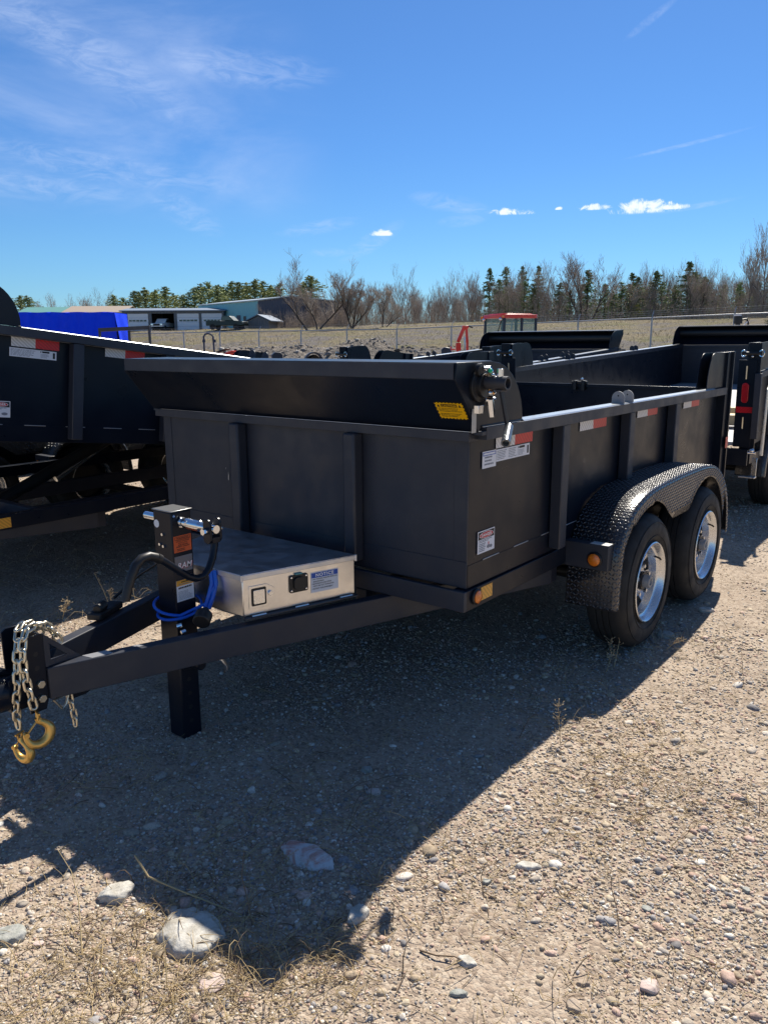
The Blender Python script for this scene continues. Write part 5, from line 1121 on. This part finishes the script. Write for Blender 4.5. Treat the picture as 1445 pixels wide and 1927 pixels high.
# compact tractor with roll bar, and the orange-red mower in front of it
o, ry = place(396, 20, 0, .15); T = thing('compact_tractor', 'small tractor seen only by its dark blue roll bar', 'tractor', o, ry)
zt4 = 1.57+20/1504*20-o[2]; NAVY = mat('navy_paint', (.02, .03, .08), .4)
mb = MB(); mb.tube([(-.13, 0, .5), (-.13, 0, zt4-.08), (-.09, 0, zt4-.02), (-.02, 0, zt4), (.05, 0, zt4-.02), (.10, 0, zt4-.08), (.14, 0, .5)], .022, 8); 
for x_ in (-.13, .13): mb.box(x_-.035, x_+.035, -.03, .03, zt4-.22, zt4-.15)
mb.build('roll_bar', NAVY, T); mb = MB(); mb.box(-.35, .35, -1.2, .3, .3, .75); mb.build('body', NAVY, T, .08)
for x_ in (-.5, .5): mb = MB(); mb.lathe([(0, .02), (.2, .02), (.33, .03), (.38, -.03), (.38, -.2)], (x_, 0, .38), (1 if x_ > 0 else -1, 0, 0), 28); mb.build('wheel', RUBBER, T)
o, ry = place(450, 15.5, 0, -.1); T = thing('ride_on_mower', 'orange-red ride-on mower with black steering wheel, just above the trailer rail', 'mower', o, ry)
zt5 = 1.57-8/1504*15.5-o[2]-.0
mb = MB(); mb.prism([(-.20, .7), (-.22, zt5-.09), (-.05, zt5-.035), (.18, zt5-.07), (.42, zt5-.17), (.52, .7)], 'y', -.3, .3); mb.build('bonnet', REDO, T, .04)
mb = MB(); mb.tube([(-.30+.13*math.cos(t*.4), .13*math.sin(t*.4), zt5-.035+.035*math.cos(t*.4)) for t in range(16)], .014, 6, closed=True); mb.tube([(-.30, 0, zt5-.04), (-.18, 0, zt5-.22)], .018, 6); mb.build('steering_wheel', BLACKP, T)
mb = MB(); mb.cyl((-.02, -.1, zt5-.10), (-.03, -.1, zt5-.01), .03, 8); mb.build('exhaust', BLACKP, T); mb = MB(); mb.box(-.9, .5, -.35, .35, .25, .698); mb.build('chassis', BLACKP, T, .05)
for x_ in (-.6, .35):
    for s_ in (-1, 1): mb = MB(); mb.lathe([(0, .02), (.15, .02), (.25, .02), (.28, -.03), (.28, -.2)], (x_, s_*.48, .28), (0, s_, 0), 24); mb.build('wheel', RUBBER, T)
# small far trailer with arched fender and wheel, and a black tool head
o, ry = place(590, 17, 0, .2); T = thing('flatbed_trailer', 'black flatbed trailer, only the arched fender over its wheel showing', 'trailer', o, ry)
zt6 = 1.57-15/1504*17-o[2]
arc = [(-.0+.20*math.cos(R(a)), zt6-.20+.20*math.sin(R(a))) for a in range(0, 181, 15)]; arc2 = [(p[0]*.8, (p[1]-zt6+.2)*.85+zt6-.2) for p in arc][::-1]
mb = MB(); mb.prism(arc+arc2, 'y', -.22, .0); mb.build('fender', SATIN, T); mb = MB(); mb.lathe([(.0, 0), (.07, 0), (.09, .02), (.13, .03), (.15, 0), (.15, -.15)], (.02, -.07, zt6-.21), (.3, -1, 0), 28); mb.build('wheel', RUBBER, T); mb = MB(); mb.box(-.7, .7, -.2, 2.2, .5, zt6-.38); mb.build('deck', SATIN, T, .02)
o, ry = place(522, 12, 0, .2); T = thing('trailer_box', 'small dark tool box on a drawbar above the shroud rim', 'tool box', o, ry)
mb = MB(); mb.prism([(-.07, 1.0), (.07, 1.0), (.08, 1.41-o[2]), (.05, 1.445-o[2]), (-.03, 1.45-o[2]), (-.08, 1.41-o[2])], 'y', -.12, .12); mb.box(-.04, .04, -.05, .05, .02, .9995); mb.build('box', SATIN, T, .008)
o, ry = place(1386, 17, 0, .1); T = thing('jack_head', 'black trailer jack head with pale cap above the far shroud', 'jack', o, ry)
zt7 = 1.57+52/1504*17-o[2]
mb = MB(); mb.cyl((0, 0, 0), (0, 0, zt7-.22), .05, 12); mb.cyl((0, 0, zt7-.22), (0, 0, zt7-.06), .085, 16); mb.tube([(.06, -.05, zt7-.14), (.16, -.05, zt7-.12), (.20, -.05, zt7-.2), (.21, -.05, zt7-.32)], .02, 8); mb.build('jack_body', BLACKP, T, .004)
mb = MB(); mb.cyl((-.02, 0, zt7-.0595), (-.02, 0, zt7-.03), .075, 16); mb.bar((-.02, -.1, zt7-.36), (.15, -.1, zt7-.18), .02, .02); mb.build('jack_cap', WHITE, T)
o, ry = place(841, 20, 0, .1); T = thing('seat_back', 'dark rounded machine seat left of the loader arm', 'seat', o, ry)
mb = MB(); mb.prism([(-.11, .5), (.11, .5), (.13, 1.36-o[2]), (.09, 1.455-o[2]), (-.04, 1.475-o[2]), (-.12, 1.42-o[2])], 'y', -.06, .06); mb.box(-.25, .25, -.5, .06, .02, .4995); mb.build('cushion', mat('dark_blue_seat', (.015, .022, .04), .5), T, .03)

# ------------------------------------------------------------------ trees
BARK = mat('grey_bark', (.24, .20, .165), .9, spec=.1, var=.3, vscale=1.2); BARKD = mat('dark_bark', (.10, .08, .068), .9, spec=.1); TWIGM = mat('bare_twigs', (.36, .30, .255), .9, spec=.1); TWIGL = mat('pale_bare_twigs', (.46, .40, .34), .9, spec=.1)
def leafmat(name, c):
    def fn(n, p, tc):
        oi = n('ShaderNodeObjectInfo').outputs['Random']; P = n('ShaderNodeNewGeometry').outputs['Position']
        a = n.mix(n.mr(n.noise(P, 1.2, 4, .7), .35, .65), tuple(v*.6 for v in c)+(1,), tuple(v*1.35 for v in c)+(1,)); n.l.new(n.mix(n.math('MULTIPLY', oi, .4), a, (.07, .072, .025, 1)), p.inputs['Base Color'])
    return mat(name, c, .8, spec=.15, fn=fn)
NEED = leafmat('pine_needles', (.25, .33, .15)); NEEDL = leafmat('olive_pine_needles', (.34, .38, .17)); EVERG = leafmat('yellow_green_leaves', (.20, .20, .03))
def branch_tree(seed, H, spread=.5, levels=4, trunk=None, kids=(5, 5, 5, 5), up=.35, r0=None, lean=0):
    rd = random.Random(seed); trunks = MB(); twigs = []; r0 = r0 or H*.018
    def grow(p, d, l, r, lev):
        n_ = 4 if lev < 2 else 3; pts = [p]; dd = d.copy()
        for k in range(n_):
            dd = (dd+Vector((rd.gauss(0, .16), rd.gauss(0, .16), rd.gauss(0, .08)+up*.12*(lev > 0)))).normalized(); pts.append(pts[-1]+dd*l/n_)
        rs = [r*(1-.55*i/n_) for i in range(n_+1)]
        if lev < 2: trunks.tube(pts, rs, 6 if lev == 0 else 4, 0, caps=False)
        else: twigs.append((pts, rs))
        if lev >= levels: return
        for k in range(kids[lev]):
            t = rd.uniform(.30 if lev == 0 else .15, 1.0); i = min(int(t*n_), n_-1); q = pts[i].lerp(pts[i+1], t*n_-i)
            b = (pts[i+1]-pts[i]).normalized(); s_ = Vector((rd.gauss(0, 1), rd.gauss(0, 1), rd.gauss(0, .35))).normalized(); nd = (b*(1-spread)+s_*spread+Vector((0, 0, up))).normalized()
            grow(q, nd, l*rd.uniform(.45, .72), rs[i]*.55, lev+1)
    for tr in (trunk or [(0, 0, 0)]):
        grow(Vector((rd.gauss(0, .05), rd.gauss(0, .05), -.2)), Vector((tr[0]+lean, tr[1], 1)).normalized(), H*.62*(1+(tr[2] if len(tr) > 2 else 0)), r0, 0)
    return trunks, twigs
def tree_obj(name, label, gen, loc, rot, mt, mtw, group=None, sc_=(1, 1, 1), minr=.012):
    trunks, twigs = gen; T = thing(name, label, 'tree', loc, rot, group); T.scale = sc_
    trunks.build('trunk', mt, T, smooth=60)
    by = {}
    for pts, rs in twigs: by.setdefault(len(pts), []).append((pts, rs))
    k = next(iter(by)); P = np.array([[tuple(q) for q in pts] for pts, rs in by[k]]); Rr = np.maximum(np.array([rs for pts, rs in by[k]]), minr)
    o = tubes_mesh('branches', P, Rr, mtw); o.parent = T; return T
def conifer(seed, H, Wd_, dens=1., droop=.2, ragged=.3):
    rd = np.random.RandomState(seed); V = []; n = int(2600*dens)
    nb = int(26+H*3); P = []
    zs = np.sort(rd.uniform(.10, .98, nb*3))
    for z_ in zs:
        a = rd.rand()*6.28; l = Wd_*(1-z_)**.8*(1+ragged*rd.normal(0, 1)); l = max(l, .12)+.08
        for k in range(int(n/len(zs))+1):
            t = rd.rand()**.6; r_ = l*t; P.append((r_*math.cos(a)+rd.normal(0, .07+.06*l), r_*math.sin(a)+rd.normal(0, .07+.06*l), H*z_-droop*r_*(1-z_)+.18*r_*r_*.3+rd.normal(0, .07)))
    P = np.array(P); m = len(P); sz = rd.uniform(.07, .17, m)*(H/7)
    a1 = rd.normal(0, 1, (m, 3)); a1[:, 2] *= .45; a1 /= np.linalg.norm(a1, axis=1, keepdims=True); a2 = np.cross(a1, rd.normal(0, 1, (m, 3))); a2 /= np.linalg.norm(a2, axis=1, keepdims=True)+1e-9
    q = [P-a1*sz[:, None]*1.3, P+a2*sz[:, None]*.45, P+a1*sz[:, None]*1.3, P-a2*sz[:, None]*.45]
    V = np.stack(q, 1).reshape(-1, 3); F = np.arange(4*m).reshape(-1, 4); return V, F, H
def conifer_obj(name, label, cf, loc, rot, mt, group=None, sc_=(1, 1, 1)):
    V, F, H = cf; T = thing(name, label, 'tree', loc, rot, group); T.scale = sc_
    mb = MB(); mb.tube([(0, 0, -.3), (.03, 0, H*.5), (0, 0, H*.97)], [.022*H, .013*H, .004*H], 7); mb.build('trunk', BARKD, T)
    o = np_mesh('crown', V, F, mt, smooth=False); o.parent = T; return T
def put(px_, d): X, Y = at(px_, d); return (X, Y, gz(X, Y)-.05)
rd = random.Random(5)
def dline(px_, s_):                          # depth of the line s = const along this bearing
    return (s_+33.8)/(.572*(px_-722.5)/1504+.82)
# the distinct bare trees right of the hall
def forky(seed, H, tr, lean=0): return branch_tree(seed, H, .48, 4, tr, (6, 5, 5, 4), .3, H*.017, lean)
tree_obj('bare_tree', 'tall leaning bare tree with dark trunk before the hall end wall', forky(3, 8.6, [(-.55, .1)]), put(583, 100), YAW, BARKD, TWIGM)
tree_obj('bare_tree', 'wide forked bare tree leaning right before the hall', forky(8, 8.2, [(.75, 0), (.1, .2, -.2)]), put(600, 100), YAW, BARKD, TWIGL)
tree_obj('bare_tree', 'many stemmed dark bare tree right of the hall', forky(14, 7.4, [(-.15, 0, -.1), (.45, .1, -.2), (.7, 0, -.35), (-.5, 0, -.4)]), put(664, 100), YAW, BARKD, TWIGM)
tree_obj('bare_tree', 'broken bare tree with branches fallen to the right', forky(21, 5.2, [(.0, 0), (1.6, .1, -.1)]), put(722, 98), YAW, BARKD, TWIGL)
tree_obj('bare_tree', 'tall bare tree with thick curving limbs above the pines', forky(33, 7.9, [(.1, 0), (-.25, 0, -.1)]), put(1090, dline(1090, 64)), YAW, BARKD, TWIGM)
tree_obj('bare_tree', 'leaning bare tree with crooked top beside a pine', forky(38, 7.0, [(.55, 0, -.1)]), put(1108, dline(1108, 61)), YAW, BARKD, TWIGM)
tree_obj('bare_tree', 'tallest thin bare tree at the right edge', branch_tree(44, 7.8, .3, 4, [(0, 0)], (8, 5, 4, 3), .55, .12), put(1400, dline(1400, 66)), YAW, BARK, TWIGL)
tree_obj('bare_tree', 'tall thin bare tree closest to the right edge', branch_tree(45, 8.4, .3, 4, [(0, 0)], (8, 5, 4, 3), .55, .12), put(1428, dline(1428, 66)), YAW, BARK, TWIGL)
protos = []
for k in range(6):
    H = 7.2; g_ = branch_tree(100+k, H, (.34, .42, .5, .36, .45, .3)[k], 4, [(0, 0)] if k % 2 else [(.1, 0), (-.2, .1, -.15)], (7, 5, 4, 3), .42, .06)
    T = tree_obj('bare_tree', 'slender bare grey tree in the thicket on top of the bank', g_, put(760+70*k, dline(760+70*k, 70)), k, (BARK, BARKD)[k % 2], (TWIGM, TWIGL, TWIGM)[k % 3], 'bare trees of the thicket', minr=.008); protos.append(T)
for k in range(165):
    px_ = 640+860*rd.random()**.85; s_ = rd.uniform(62, 92); T = copy_tree(protos[k % 6]); T.location = put(px_, dline(px_, s_)); T.rotation_euler = (0, 0, rd.random()*6.28); z_ = rd.uniform(.55, .98)*(1+.08*(px_ > 1200)); T.scale = (z_*.9, z_*.9, z_*rd.uniform(.78, .96))
for k in range(16):
    px_ = rd.uniform(500, 680); T = copy_tree(protos[k % 6]); T.location = put(px_, dline(px_, rd.uniform(52, 58)) if px_ < 655 else 108); T.rotation_euler = (0, 0, rd.random()*6.28); z_ = rd.uniform(.38, .6); T.scale = (z_, z_, z_)
for k in range(10):
    px_ = rd.choice([60, 130, 150, 215, 300, 345]) + rd.uniform(-20, 20); T = copy_tree(protos[k % 6]); T.location = put(px_, 215); T.rotation_euler = (0, 0, rd.random()*6.28); z_ = rd.uniform(1.15, 1.4); T.scale = (z_, z_, z_)
    T['label'] = 'hazy bare tree far behind the roofs on the left'; T['group'] = 'bare trees behind the roofs'
cps = [conifer(k, 8, 2.0, .85, ragged=.45+.12*(k % 3)) for k in range(4)]
cp_ = []
CONLAB = [('pine_tree', 'dark pine rising from the bare thicket on the bank', 'pines in the thicket'), ('pine_tree', 'olive green pine far behind the grey garage building', 'pines behind the garages')]
for k in range(4): cp_.append(conifer_obj('pine_tree', CONLAB[0][1], cps[k], put(920+30*k, dline(920+30*k, 72)), k, NEED, CONLAB[0][2], (.9, .9, 1)))
spots = [(938, 1.0), (985, .92), (1002, .85), (1050, .9), (1102, 1.12), (1135, .8), (1165, .85), (1185, 1.05), (1195, .9), (1228, 1.0), (1240, .8), (1288, 1.18), (1300, 1.0), (1318, .85), (1355, .7), (965, .6), (1070, .7), (1210, .7), (1265, .75), (1420, .7), (1385, .75), (1440, .85), (1150, .65)]
for k, (px_, z_) in enumerate(spots):
    T = copy_tree(cp_[k % 4]); T.location = put(px_, dline(px_, rd.uniform(64, 72))); T.rotation_euler = (0, 0, rd.random()*6.28); T.scale = (z_*.92, z_*.92, z_*.74)
cw = [conifer(20+k, 8, 2.9, .75, ragged=.6) for k in range(3)]; cq = []
for k in range(3): cq.append(conifer_obj('pine_tree', CONLAB[1][1], cw[k], put(270+25*k, 190), k, NEEDL, CONLAB[1][2], (1.1, 1.1, 1.2)))
for k, (px_, z_) in enumerate([(262, 1.2), (282, 1.25), (300, 1.15), (318, 1.28), (335, 1.2), (222, 1.05), (372, 1.3), (385, 1.45), (400, 1.4), (415, 1.3), (428, 1.35), (442, 1.5), (455, 1.35), (470, 1.45), (485, 1.4), (500, 1.5), (515, 1.4), (530, 1.38), (352, 1.1), (62, 1.12), (48, 1.15), (590, 1.5), (575, 1.35), (240, 1.0)]):
    T = copy_tree(cq[k % 3]); T.location = put(px_, 185+rd.uniform(-5, 15)); T.rotation_euler = (0, 0, rd.random()*6.28); T.scale = (z_*1.5, z_*1.5, z_*1.02)
o_ = conifer_obj('bush', 'small yellow-green bush at the right edge behind the fence', conifer(77, 1.6, .7, .6, ragged=.5), put(1441, dline(1441, 14)), 0, EVERG); o_['category'] = 'bush'
o_ = conifer_obj('bush', 'small yellow-green bush at the foot of the thicket', conifer(78, 2.0, .9, .5, ragged=.5), put(1197, dline(1197, 59)), 0, EVERG); o_['category'] = 'bush'
# brush at the foot of the trees: nobody could count its stems
rg = np.random.RandomState(31); n = 7500
px_ = np.where(rg.rand(n) < .86, rg.uniform(640, 1520, n), rg.uniform(495, 660, n)); s_ = np.where(px_ > 655, rg.uniform(60, 92, n), rg.uniform(50, 58, n)); d = (s_+33.8)/(.572*(px_-722.5)/1504+.82); x, y = xy((px_-722.5)/1504*d, d)
hh = rg.uniform(.8, 3.6, n)*np.where(px_ < 655, .75, 1); t = np.linspace(0, 1, 5)[None]; a = rg.rand(n, 1)*6.28; ln = rg.normal(0, .28, (n, 1))
P = np.stack([x[:, None]+np.cos(a)*ln*hh[:, None]*t**1.3+rg.normal(0, .05, (n, 5)), y[:, None]+np.sin(a)*ln*hh[:, None]*t**1.3+rg.normal(0, .05, (n, 5)), height(x, y)[:, None]+hh[:, None]*t], -1)
Rr = np.array([.022, .019, .016, .012, .007])[None]*rg.uniform(.6, 1.4, (n, 1))
kid = []
kr = []
for q in range(5):
    i = rg.randint(1, 4, n); b = P[np.arange(n), i]; dv = rg.normal(0, 1, (n, 3)); dv[:, 2] = np.abs(dv[:, 2])*.8+.3; l = hh*rg.uniform(.12, .35, n); kid.append(b[:, None]+dv[:, None]*(l/2.2)[:, None, None]*np.linspace(0, 1, 5)[None, :, None]); kr.append(np.tile(np.array([.012, .011, .009, .008, .005]), (n, 1)))
o = tubes_mesh('undergrowth', np.concatenate([P]+kid), np.concatenate([Rr]+kr), TWIGM); tag(o, 'dense grey-brown leafless brush along the foot of the trees', kind='stuff')
# dry tufts on the bank
n = 10000; u = rg.uniform(-60, 42, n); s_ = rg.uniform(-4, 62, n); d = (s_+33.8-.572*u)/.82; x, y = xy(u, d); ok = (fbm(x*.3, y*.3, 4) > -.25); x, y = x[ok], y[ok]; n = len(x)
h_ = rg.uniform(.08, .30, n); a = rg.rand(n)*6.28; t = np.array([0, .5, 1.])[None]
P = np.stack([x[:, None]+np.cos(a)[:, None]*h_[:, None]*.8*t, y[:, None]+np.sin(a)[:, None]*h_[:, None]*.8*t, height(x, y)[:, None]-.02+h_[:, None]*t], -1)
o = tubes_mesh('field_grass', P, np.tile(np.array([.024, .018, .005]), (n, 1)), STRAW); tag(o, 'tufts of dead yellow grass over the bank behind the fence', kind='stuff')
